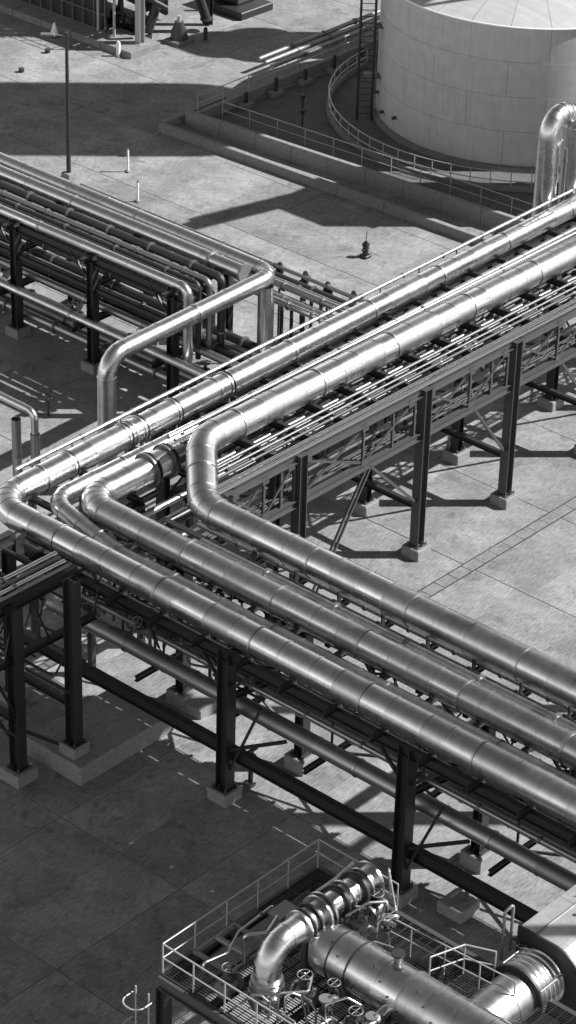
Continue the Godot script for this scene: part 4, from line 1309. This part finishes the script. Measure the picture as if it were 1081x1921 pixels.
	var lines := [
		[V(-30.3, 5.05, 19.3), V(-30.3, 6.1, 19.3), V(-29.6, 6.1, 19.9), V(-29.0, 6.1, 19.5), V(-28.9, 5.1, 19.4)],
		[V(-30.5, 5.05, 16.4), V(-30.5, 5.7, 16.4), V(-29.6, 5.7, 16.6), V(-28.9, 6.0, 16.4), V(-27.2, 6.0, 16.3), V(-27.2, 5.05, 16.3)],
		[V(-29.2, 5.05, 16.9), V(-29.2, 6.3, 16.9), V(-28.6, 6.3, 17.3), V(-27.8, 6.3, 17.0)],
		[V(-26.9, 6.9, 19.0), V(-26.3, 7.3, 19.4), V(-25.7, 7.1, 19.6), V(-25.5, 6.2, 19.3), V(-25.5, 5.05, 19.2)],
		[V(-26.2, 6.6, 19.7), V(-25.6, 7.0, 20.0), V(-25.3, 6.6, 19.7), V(-25.0, 7.3, 19.2), V(-24.8, 7.7, 18.9), V(-24.6, 6.2, 18.9)],
		[V(-29.6, 5.05, 20.6), V(-29.6, 6.0, 20.6), V(-29.1, 6.2, 21.0), V(-28.8, 5.9, 21.4), V(-28.8, 5.05, 21.4)],
		[V(-30.6, 5.2, 20.8), V(-29.9, 5.6, 21.2), V(-29.3, 5.3, 21.8), V(-28.8, 5.7, 22.4)],
		[V(-28.4, 5.0, 21.9), V(-28.5, 6.0, 21.9), V(-28.2, 6.2, 22.5)],
		[V(-26.0, 5.05, 17.0), V(-26.0, 6.2, 17.0), V(-25.0, 6.2, 17.0), V(-24.4, 6.6, 17.2)],
		[V(-30.9, 5.1, 18.0), V(-30.3, 5.4, 18.3), V(-30.3, 5.4, 20.0), V(-30.8, 5.1, 20.4)]]
	var ll := ["hexagonal loop right of the elbow pipe's foot", "low line along the left railing", "angled line behind the elbow pipe", "arched line over the far valves", "jagged line at the far end by the column", "short arch under the vessel head", "zigzag line at the bottom edge", "short riser against the vessel's lower side", "line under the flanged pipe's end", "low line round the elbow pipe's foot"]
	for k in lines.size():
		small_pipe("tubing", "thin bent tubing on the bottom platform: " + ll[k], lines[k], [0.04, 0.045, 0.05, 0.04, 0.03, 0.04, 0.04, 0.035, 0.05, 0.035][k], M.chrome if k % 3 else M.galv, 0.12, "tubing on the bottom platform", 1.1)
	jacket_pipe("branch_pipe", "small polished branch pipe meeting the vessel from the bottom left", [V(-30.6, 5.55, 22.0), V(-28.3, 5.95, 22.0)], 0.17, 0.17, 0.5, 0.6, "", 2, false, 0.01)
	var at := []
	for k in 16:
		if k > 9:
			at.append(V(rng.randf_range(-27.0, -24.4), rng.randf_range(5.2, 6.4), rng.randf_range(16.6, 19.8)))
		else:
			at.append(V(rng.randf_range(-30.6, -28.4), rng.randf_range(5.1, 5.5), rng.randf_range(19.0, 24.5)))
	at.sort_custom(func(p: Vector3, q: Vector3) -> bool: return p.dot(CAM_R) < q.dot(CAM_R))
	for k in 16:
		var a: Vector3 = at[k]
		thing("pipe_spool", "short flanged spool on the bottom platform, %s from the left" % ORD[k], "pipe", a, "spools on the bottom platform")
		var d := Vector3(0, 0, 1) if k % 3 == 0 else (Vector3(1, 0, 0) if k % 3 == 1 else Vector3.UP)
		var L := rng.randf_range(0.5, 1.1)
		var r := rng.randf_range(0.06, 0.13)
		tube("run", [a, a + d * L, a + d * L + V(0.3, -0.35, 0.15)], r, M.chrome if k % 2 else M.steel_mid, 0.2, 14)
		flange("flange", a + d * L * 0.15, d, r * 1.8, 0.05, M.steel_lt)
		flange("flange", a + d * L * 0.15 + d * 0.08, d, r * 1.8, 0.05, M.steel)
		flange("flange", a + d * L * 0.75, d, r * 1.8, 0.05, M.galv)
	var starts := []
	for k in 16:
		starts.append(V(rng.randf_range(-30.7, -28.3), 5.0, rng.randf_range(18.9, 24.6)) if k < 10 else V(rng.randf_range(-27.6, -24.3), 5.0, rng.randf_range(16.0, 19.6)))
	starts.sort_custom(func(p: Vector3, q: Vector3) -> bool: return p.dot(CAM_R) < q.dot(CAM_R))
	for k in 16:
		var a: Vector3 = starts[k]
		var h := rng.randf_range(0.5, 1.3)
		var dx := rng.randf_range(-0.7, 0.7)
		var dz := rng.randf_range(-0.8, 0.8)
		small_pipe("tubing", "thin looped tubing on the bottom platform, %s from the left" % ORD[k], [a, a + V(0, h, 0), a + V(dx * 0.4, h + 0.15, dz * 0.4), a + V(dx, h, dz), a + V(dx + 0.1, h * 0.5, dz + 0.1), a + V(dx + 0.1, 0, dz + 0.2)], rng.randf_range(0.025, 0.045), [M.galv, M.chrome, M.steel_mid][k % 3], 0.1, "looped tubing on the bottom platform", 0.6)
	# boxes on the deck
	thing("deck_hatch", "open dark hatch frame on the platform deck left of the elbow pipe", "hatch", V(-28.9, dy, 16.2))
	for s: float in [-0.75, 0.75]:
		slat("frame", V(-29.8, dy + 0.1, 16.1 + s), V(-27.9, dy + 0.1, 16.1 + s), 0.1, 0.16, M.galv)
		slat("frame", V(-28.85 + s * 1.2, dy + 0.1, 15.4), V(-28.85 + s * 1.2, dy + 0.1, 16.8), 0.1, 0.14, M.galv)
	rod("roller", V(-28.9, dy + 0.25, 15.5), V(-28.9, dy + 0.25, 16.8), 0.1, M.galv)
	thing("control_box", "grey control box on the platform behind the elbow pipe", "box", V(-27.2, dy, 16.6))
	block("housing", V(-27.2, dy + 0.55, 16.7), V(0.8, 0.9, 0.5), M.steel_lt, 0.04)
	box("lid", V(-27.2, dy + 1.02, 16.7), V(0.86, 0.04, 0.56), M.galv)
	rod("leg", V(-27.5, dy, 16.7), V(-27.5, dy + 0.15, 16.7), 0.05, M.steel)
	rod("leg", V(-26.9, dy, 16.7), V(-26.9, dy + 0.15, 16.7), 0.05, M.steel)
	# right hand line: pipe, bellows, duct
	jacket_pipe("duct_pipe", "thick polished pipe entering the bottom right corner before the bellows", [V(-30.0, 4.95, 23.75), V(-23.95, 4.95, 23.75)], 0.78, 0.78, 0.5, 1.3, "", 3, false, 0.01)
	thing("bellows", "ribbed metal bellows between the thick pipe and the boxy duct", "bellows", V(-23.6, 4.2, 23.75))
	var bl := []
	for k in 41:
		bl.append([V(k * 0.0275, 0, 0), V(1, 0, 0), 0.88 + 0.085 * cos(TAU * k / 8.0)])
	put("convolutions", tube_mesh_smooth(bl, 40), M.chrome, Transform3D(Basis.IDENTITY, V(-24.15, 4.95, 23.75)))
	flange("flange", V(-24.2, 4.95, 23.75), V(1, 0, 0), 1.0, 0.08, M.steel, 0)
	for k in 4:
		var a := 0.6 + TAU * k / 4
		var p := V(-23.6, 4.95, 23.75) + V(0, sin(a), cos(a)) * 1.06
		rod("tie_rod", p - V(0.65, 0, 0), p + V(0.6, 0, 0), 0.035, M.galv, null, 8)
	thing("boxy_duct", "pale boxy duct with a rounded shoulder in the bottom right corner", "duct", V(-22.9, 4, 23.9))
	var prof := []
	var cz := 23.9
	for p in [Vector2(22.82, 3.85), Vector2(22.82, 6.35)]:
		prof.append(p)
	for k in 13:
		var a := PI / 2 - (PI / 2) * k / 12
		prof.append(Vector2(24.15 + cos(a) * 1.15, 5.2 + sin(a) * 1.15))
	for k in 9:
		var a := -(PI / 2) * k / 8
		prof.append(Vector2(24.5 + cos(a) * 0.8, 4.65 + sin(a) * 0.8))
	var x0 := -22.95
	for k in 5:
		put("casing_panel", prism_x(prof, 1.98), M.duct, Transform3D(Basis.IDENTITY, V(x0 + 2.0 * k, 0, 0)))
	put("end_plate", prism_x(scale_profile(prof, 1.04), 0.08), M.steel, Transform3D(Basis.IDENTITY, V(-23.06, 0, 0)))
	slat("seam", V(-22.9, 6.37, 23.4), V(-13, 6.37, 23.4), 0.05, 0.03, M.galv)
	rod("vent", V(-21.2, 6.35, 23.9), V(-21.2, 6.6, 23.9), 0.08, M.steel)
	rod("lifting_lug", V(-20.6, 6.42, 23.2), V(-19.9, 6.42, 23.6), 0.03, M.steel)
	for q in [[-22.0, 24.2], [-17.0, 24.2]]:
		column(q[0], q[1], 0.0, 3.82, 0.3, M.steel, 0.8, 0.4, true)
	# lifting frame at the end plate
	thing("lifting_frame", "small bright upright frame beside the duct's end plate", "frame", V(-23.5, 5, 22.6))
	tube("frame", [V(-23.35, 5.02, 22.45), V(-23.35, 6.9, 22.45), V(-23.0, 7.05, 22.5), V(-23.0, 5.2, 22.5)], 0.05, M.galv, 0.08, 8)
	handwheel("wheel", V(-23.3, 6.0, 23.1), V(0.3, 1, 0), 0.3, M.steel)

func tube_mesh_smooth(rings: Array, seg: int) -> Mesh:
	var st := SurfaceTool.new()
	st.begin(Mesh.PRIMITIVE_TRIANGLES)
	st.set_smooth_group(1)
	for i in rings.size() - 1:
		for k in seg:
			var a0 := TAU * k / seg
			var a1 := TAU * (k + 1) / seg
			var d0 := V(0, sin(a0), cos(a0))
			var d1 := V(0, sin(a1), cos(a1))
			quad(st, rings[i][0] + d0 * rings[i][2], rings[i][0] + d1 * rings[i][2], rings[i + 1][0] + d1 * rings[i + 1][2], rings[i + 1][0] + d0 * rings[i + 1][2], d0)
	st.generate_normals()
	return st.commit()

func scale_profile(p: Array, s: float) -> Array:
	var c := Vector2(24.0, 5.1)
	var o := []
	for q in p:
		o.append(c + (q - c) * s)
	return o

func prism_x(prof: Array, L: float) -> Mesh:
	var st := SurfaceTool.new()
	st.begin(Mesh.PRIMITIVE_TRIANGLES)
	st.set_smooth_group(-1)
	var n := prof.size()
	var c := Vector3(0, 5.0, 23.9)
	for i in n:
		var a := Vector3(0, prof[i].y, prof[i].x)
		var b := Vector3(0, prof[(i + 1) % n].y, prof[(i + 1) % n].x)
		quad(st, a, b, b + V(L, 0, 0), a + V(L, 0, 0), (a + b) / 2 - c)
		tri(st, a, b, c, V(-1, 0, 0))
		tri(st, a + V(L, 0, 0), b + V(L, 0, 0), c + V(L, 0, 0), V(1, 0, 0))
	st.generate_normals()
	return st.commit()

func grating_panel(c: Vector3, w: float, d: float) -> void:
	var key := "grate%.2f_%.2f" % [w, d]
	if not mesh_cache.has(key):
		var st := SurfaceTool.new()
		st.begin(Mesh.PRIMITIVE_TRIANGLES)
		var n := 14
		for k in n + 1:
			st.append_from(unit_box(), 0, Transform3D(Basis.from_scale(V(0.014 if k % n else 0.04, 0.04, d)), V(-w / 2 + w * k / n, 0, 0)))
		for k in 5:
			st.append_from(unit_box(), 0, Transform3D(Basis.from_scale(V(w, 0.03, 0.014 if k % 4 else 0.04)), V(0, 0.006, -d / 2 + d * k / 4.0)))
		mesh_cache[key] = st.commit()
	put("grating_panel", mesh_cache[key], M.grating, Transform3D(Basis.IDENTITY, c - V(0, 0.03, 0)))

# ------------------------------------------------------------------ dark fittings inside the racks
func clutter() -> void:
	rng.seed = 99
	var spots := [[V(-17.6, 5.0, 1.2), "valve high in the foreground rack, nearest the block"], [V(-17.2, 5.3, 3.2), "second valve high in the foreground rack"], [V(-16.4, 5.2, 4.8), "third valve high in the foreground rack"], [V(-15.5, 5.5, 9.8), "valve high in the foreground rack between its two near columns"],
		[V(-15.6, 5.4, 17.2), "valve high in the foreground rack right of the second near column"], [V(-15.5, 5.5, 19.4), "rightmost valve high in the foreground rack"]]
	for q in spots:
		gate_valve("dark " + q[1], q[0], V(0, 0, 1), 0.16, "valves in the foreground rack", V(-0.6, 0.7, 0.0).normalized())
	for k in 5:
		small_pipe("process_pipe", ["dark pipe high in the foreground rack, first from its near side", "dark pipe high in the foreground rack, second from its near side", "dark pipe high in the foreground rack, third from its near side", "dark pipe high in the foreground rack, fourth from its near side", "dark pipe high in the foreground rack, innermost"][k],
			[V(-17.6 + k * 0.55, 5.0 + 0.25 * (k % 2), -3.8), V(-17.6 + k * 0.55, 5.0 + 0.25 * (k % 2), 26)], [0.1, 0.14, 0.28, 0.16, 0.12][k], M.dull_shaded_jackets[k % 3], 0.3, "dark pipes in the foreground rack", 2.6 + 0.5 * k)  # third pipe made thick to block sun between the pipes above
	# branch lines dropping inside the rack near the corner
	for k in 7:
		var z := -3.2 + k * 1.05
		var x := -17.3 + 0.4 * (k % 3)
		small_pipe("branch_line", "thin bent branch line by the corner block, number %s from the left" % ["one", "two", "three", "four", "five", "six", "seven"][k],
			[V(x, 6.3, z), V(x, 4.2 + 0.2 * (k % 2), z), V(x + 0.8, 3.9, z + 0.7), V(x + 0.8, 2.6, z + 0.7)], 0.05 + 0.01 * (k % 3), M.steel_mid if k % 2 else M.steel_lt, 0.3, "branch lines by the corner block", 1.3)
	for k in 4:
		var z := 1.6 + k * 0.9
		thing("drip_pot", ["dark drip pot inside the foreground rack, nearest the corner", "second dark drip pot inside the foreground rack", "third dark drip pot inside the foreground rack", "dark drip pot inside the foreground rack, nearest the first near column"][k], "pot", V(-15.9, 5.2, z), "drip pots")
		put("pot", tube_mesh([[V(0, -0.4, 0), Vector3.UP, 0.12], [V(0, -0.3, 0), Vector3.UP, 0.2], [V(0, 0.3, 0), Vector3.UP, 0.2], [V(0, 0.4, 0), Vector3.UP, 0.1], [V(0, 1.1, 0), Vector3.UP, 0.05]], 14), M.steel, Transform3D(Basis.IDENTITY, V(-15.9, 5.0, z)))
		flange("flange", V(-15.9, 5.45, z), Vector3.UP, 0.16, 0.06, M.steel_lt)
	# sprinkler post with small concrete foot right of the second near column
	thing("valve_post", "low concrete block with upright valve right of the second near column", "valve", V(-17.4, 0, 16.3))
	block("foot", V(-17.4, 0.25, 16.3), V(1.1, 0.5, 1.1), M.concrete, 0.05)
	rod("riser", V(-17.4, 0.5, 16.3), V(-17.4, 1.9, 16.3), 0.06, M.steel_lt)
	rod("riser", V(-17.15, 0.5, 16.45), V(-17.15, 1.2, 16.45), 0.08, M.steel_lt)
	flange("flange", V(-17.15, 1.22, 16.45), Vector3.UP, 0.17, 0.06, M.galv)
	rod("cross_pipe", V(-17.9, 0.95, 16.3), V(-16.8, 0.95, 16.3), 0.05, M.galv)
	handwheel("handwheel", V(-17.4, 1.6, 16.3), V(0, 0, 1), 0.2, M.steel_lt)
	thing("valve_post", "small valve post beside the first near column", "valve", V(-16.9, 0, 6.0))
	block("foot", V(-16.9, 0.06, 6.0), V(0.4, 0.12, 0.4), M.concrete, 0.02)
	rod("riser", V(-16.9, 0.1, 6.0), V(-16.9, 1.5, 6.0), 0.1, M.steel)
	rod("arm", V(-17.2, 1.5, 6.0), V(-16.6, 1.5, 6.0), 0.08, M.steel)
	flange("flange", V(-16.9, 1.25, 6.0), Vector3.UP, 0.2, 0.08, M.steel_lt)
	# dark fittings in the upper left rack
	for k in 6:
		var z := -33.5 + k * 4.4
		gate_valve("dark valve low in the upper left rack, " + ["first from the left edge", "second from the left edge", "third from the left edge", "fourth from the left edge", "fifth from the left edge", "last before the crossing pipe"][k], V(3.75 + 0.3 * (k % 2), 1.2, z), V(0, 0, 1), 0.18, "valves low in the upper left rack")
		cur.position = V(3.75 + 0.3 * (k % 2), 1.2, z)
	for k in 3:
		small_pipe("process_pipe", ["dark pipe near the ground under the upper left rack, outermost", "dark pipe near the ground under the upper left rack, middle", "dark pipe near the ground under the upper left rack, innermost"][k], [V(2.9 + k * 0.8, 0.9, -42), V(2.9 + k * 0.8, 0.9, -9)], [0.22, 0.3, 0.2][k], M.dull_shaded_jackets[k], 0.3, "pipes near the ground under the upper left rack", 3.4)
		for j in 4:
			slat("sleeper", V(2.9 + k * 0.8, 0.0, -38 + j * 8.0), V(2.9 + k * 0.8, 0.75, -38 + j * 8.0), 0.3, 0.2, M.steel)
	# small ground fittings on the shaded strip left of the right-hand rack
	thing("sample_post", "thin sampling post on the shaded ground left of the right-hand rack", "post", V(-2.4, 0, -20.0))
	rod("post", V(-2.4, 0, -20.0), V(-2.4, 1.0, -20.0), 0.05, M.steel)
	block("box", V(-2.4, 0.95, -20.0), V(0.22, 0.26, 0.2), M.steel_mid, 0.02)
	# wellheads where the upper left lines run under the right-hand rack
	for k in 7:
		var p := V(9.6 + 0.12 * (k % 2), 0.0, -16.6 + k * 1.5)
		thing("relief_valve", "small dark relief valve on a stem beyond the crossing pipe's bend, " + ["first from the bend", "second from the bend", "third from the bend", "fourth from the bend", "fifth from the bend", "sixth from the bend", "nearest the right-hand rack"][k], "valve", p, "relief valves beyond the bend")
		rod("stem", p, p + V(0, 4.3, 0), 0.06, M.steel)
		put("body", tube_mesh([[V(0, 0, 0), Vector3.UP, 0.1], [V(0, 0.2, 0), Vector3.UP, 0.2], [V(0, 0.4, 0), Vector3.UP, 0.2], [V(0, 0.7, 0), Vector3.UP, 0.08]], 12), M.steel, Transform3D(Basis.IDENTITY, p + V(0, 4.2, 0)))
		rod("outlet", p + V(-0.35, 4.5, 0), p + V(0.35, 4.5, 0), 0.07, M.steel)
	for k in 7:
		var x := 6.75 + k * 0.46
		var y := 4.7 - 0.12 * (k % 3)
		small_pipe("process_pipe", "grey line running under the right-hand rack beyond the bend, %s from the bend" % ORD[k], [V(x, y, -24.0 - k), V(x, y, -3.5)], [0.16, 0.2, 0.11, 0.18, 0.13, 0.2, 0.1][k], [M.jackets[0], M.dull_shaded_jackets[1], M.steel, M.jackets[3], M.dull_shaded_jackets[0], M.steel, M.jackets[4]][k], 0.3, "lines beyond the bend", 1.5 + 0.3 * k)
		for j in 3:
			slat("support", V(x, 0, -21.0 + j * 6.5 + 0.2 * k), V(x, y - 0.08, -21.0 + j * 6.5 + 0.2 * k), 0.12, 0.12, M.steel)

# ------------------------------------------------------------------ unseen plant added outside the frame for the shadows it casts
func casters() -> void:
	# round tank on legs, added unseen to cast the far shadow band
	var p := V(49.6, 0, -17.9)
	thing("added_tank_caster", "unseen shadow caster added beyond the right edge, shaped as a round tank on legs", "shadow caster", p)
	var lo := 28.5
	var hi := 40.5
	put("bowl", tube_mesh([[V(0, lo, 0), Vector3.UP, 5.2], [V(0, lo + 0.5, 0), Vector3.UP, 5.5], [V(0, hi, 0), Vector3.UP, 5.5], [V(0, hi + 1.2, 0), Vector3.UP, 0.6]], 48), M.tank, Transform3D(Basis.IDENTITY, p))
	for k in 5:
		var a := TAU * k / 5 + 0.3
		var d := V(cos(a), 0, sin(a))
		rod("leg", p + d * 5.2, p + d * 4.4 + V(0, lo + 0.2, 0), 0.16, M.steel)
		var e := V(cos(a + TAU / 5), 0, sin(a + TAU / 5))
		rod("brace", p + d * 4.9 + V(0, 12, 0), p + e * 4.7 + V(0, 20, 0), 0.06, M.steel)
		block("footing", p + d * 5.2 + V(0, 0.2, 0), V(1.2, 0.5, 1.2), M.concrete, 0.05)
	rod("riser", p, p + V(0, lo + 0.2, 0), 0.35, M.steel)
	# square tower added out of view to shade ground before the tank yard
	p = V(37.8, 0, -13.1)
	thing("added_tower_caster", "unseen shadow caster added beyond the right edge, a square tower beside the tank yard", "heater", p)
	block("casing", p + V(0, 9.0, 0), V(4.2, 18.0, 4.2), M.steel_mid, 0.1)
	for k in 3:
		rod("inclined_caster", p + V(-1.7 + k * 1.3, 17.5, -1.7), p + V(-4.4 + k * 1.5, 24.5, 1.7), 0.34, M.steel_mid)  # leaning rods shaped to cast slanted shadow bars
	for k in 4:
		var q := p + V(-2.2 - 0.6 * k, 18.9 + 1.6 * k, -1.0 + 0.8 * k)
		rod("caster_tie", q, q + V(2.7, 0, 0), 0.14, M.steel)
	for k in 3:
		rod("stack", p + V(-1.2 + 1.2 * k, 17.8, -1.2 + k), p + V(-1.2 + 1.2 * k, 19.5 + 0.7 * k, -1.2 + k), 0.3, M.steel_mid)
	for k in 4:
		box("stiffener", p + V(0, 3.5 + k * 4, 0), V(4.4, 0.2, 4.4), M.steel)
	# column made up to throw shade across the top of the yard
	p = V(54.6, 0, -29.8)
	thing("added_column_caster", "unseen shadow caster added beyond the right edge, a tall column behind the white tank", "column", p)
	put("shell", tube_mesh([[V(0, 0, 0), Vector3.UP, 2.3], [V(0, 22.5, 0), Vector3.UP, 2.3], [V(0, 24.0, 0), Vector3.UP, 1.2], [V(0, 24.4, 0), Vector3.UP, 0.3]], 32), M.tank, Transform3D(Basis.IDENTITY, p))
	for k in 3:
		flange("platform_ring", p + V(0, 8.0 + 6 * k, 0), Vector3.UP, 3.0, 0.15, M.steel)
	# raised deck made up to darken the lower left ground with its shadow
	p = V(-3.2, 0, 28.2)
	thing("added_deck_caster", "unseen shadow caster added beyond the lower right edge, a long deck on tall legs", "air cooler", p)
	for i in 2:
		for j in 3:
			block("bay", p + V(-2.5 + 5.0 * i, 34.2, -7.0 + 7.0 * j), V(4.98, 1.6, 6.98), M.steel_mid, 0.08)
			put("fan_ring", tube_mesh([[V(0, 0, 0), Vector3.UP, 2.4], [V(0, 0.8, 0), Vector3.UP, 2.3]], 28), M.steel_lt, Transform3D(Basis.IDENTITY, p + V(-2.5 + 5.0 * i, 34.9, -7.0 + 7.0 * j)))
	for i in 2:
		for j in 3:
			ibeam("leg", p + V(-4.8 + 9.6 * i, 0, -10.2 + 10.2 * j), p + V(-4.8 + 9.6 * i, 33.4, -10.2 + 10.2 * j), 0.4, 0.4, M.steel, V(1, 0, 0))
	for j in 3:
		for y in [11.0, 22.0]:
			ibeam("tie_beam", p + V(-4.6, y, -10.2 + 10.2 * j), p + V(4.6, y, -10.2 + 10.2 * j), 0.3, 0.4, M.steel)
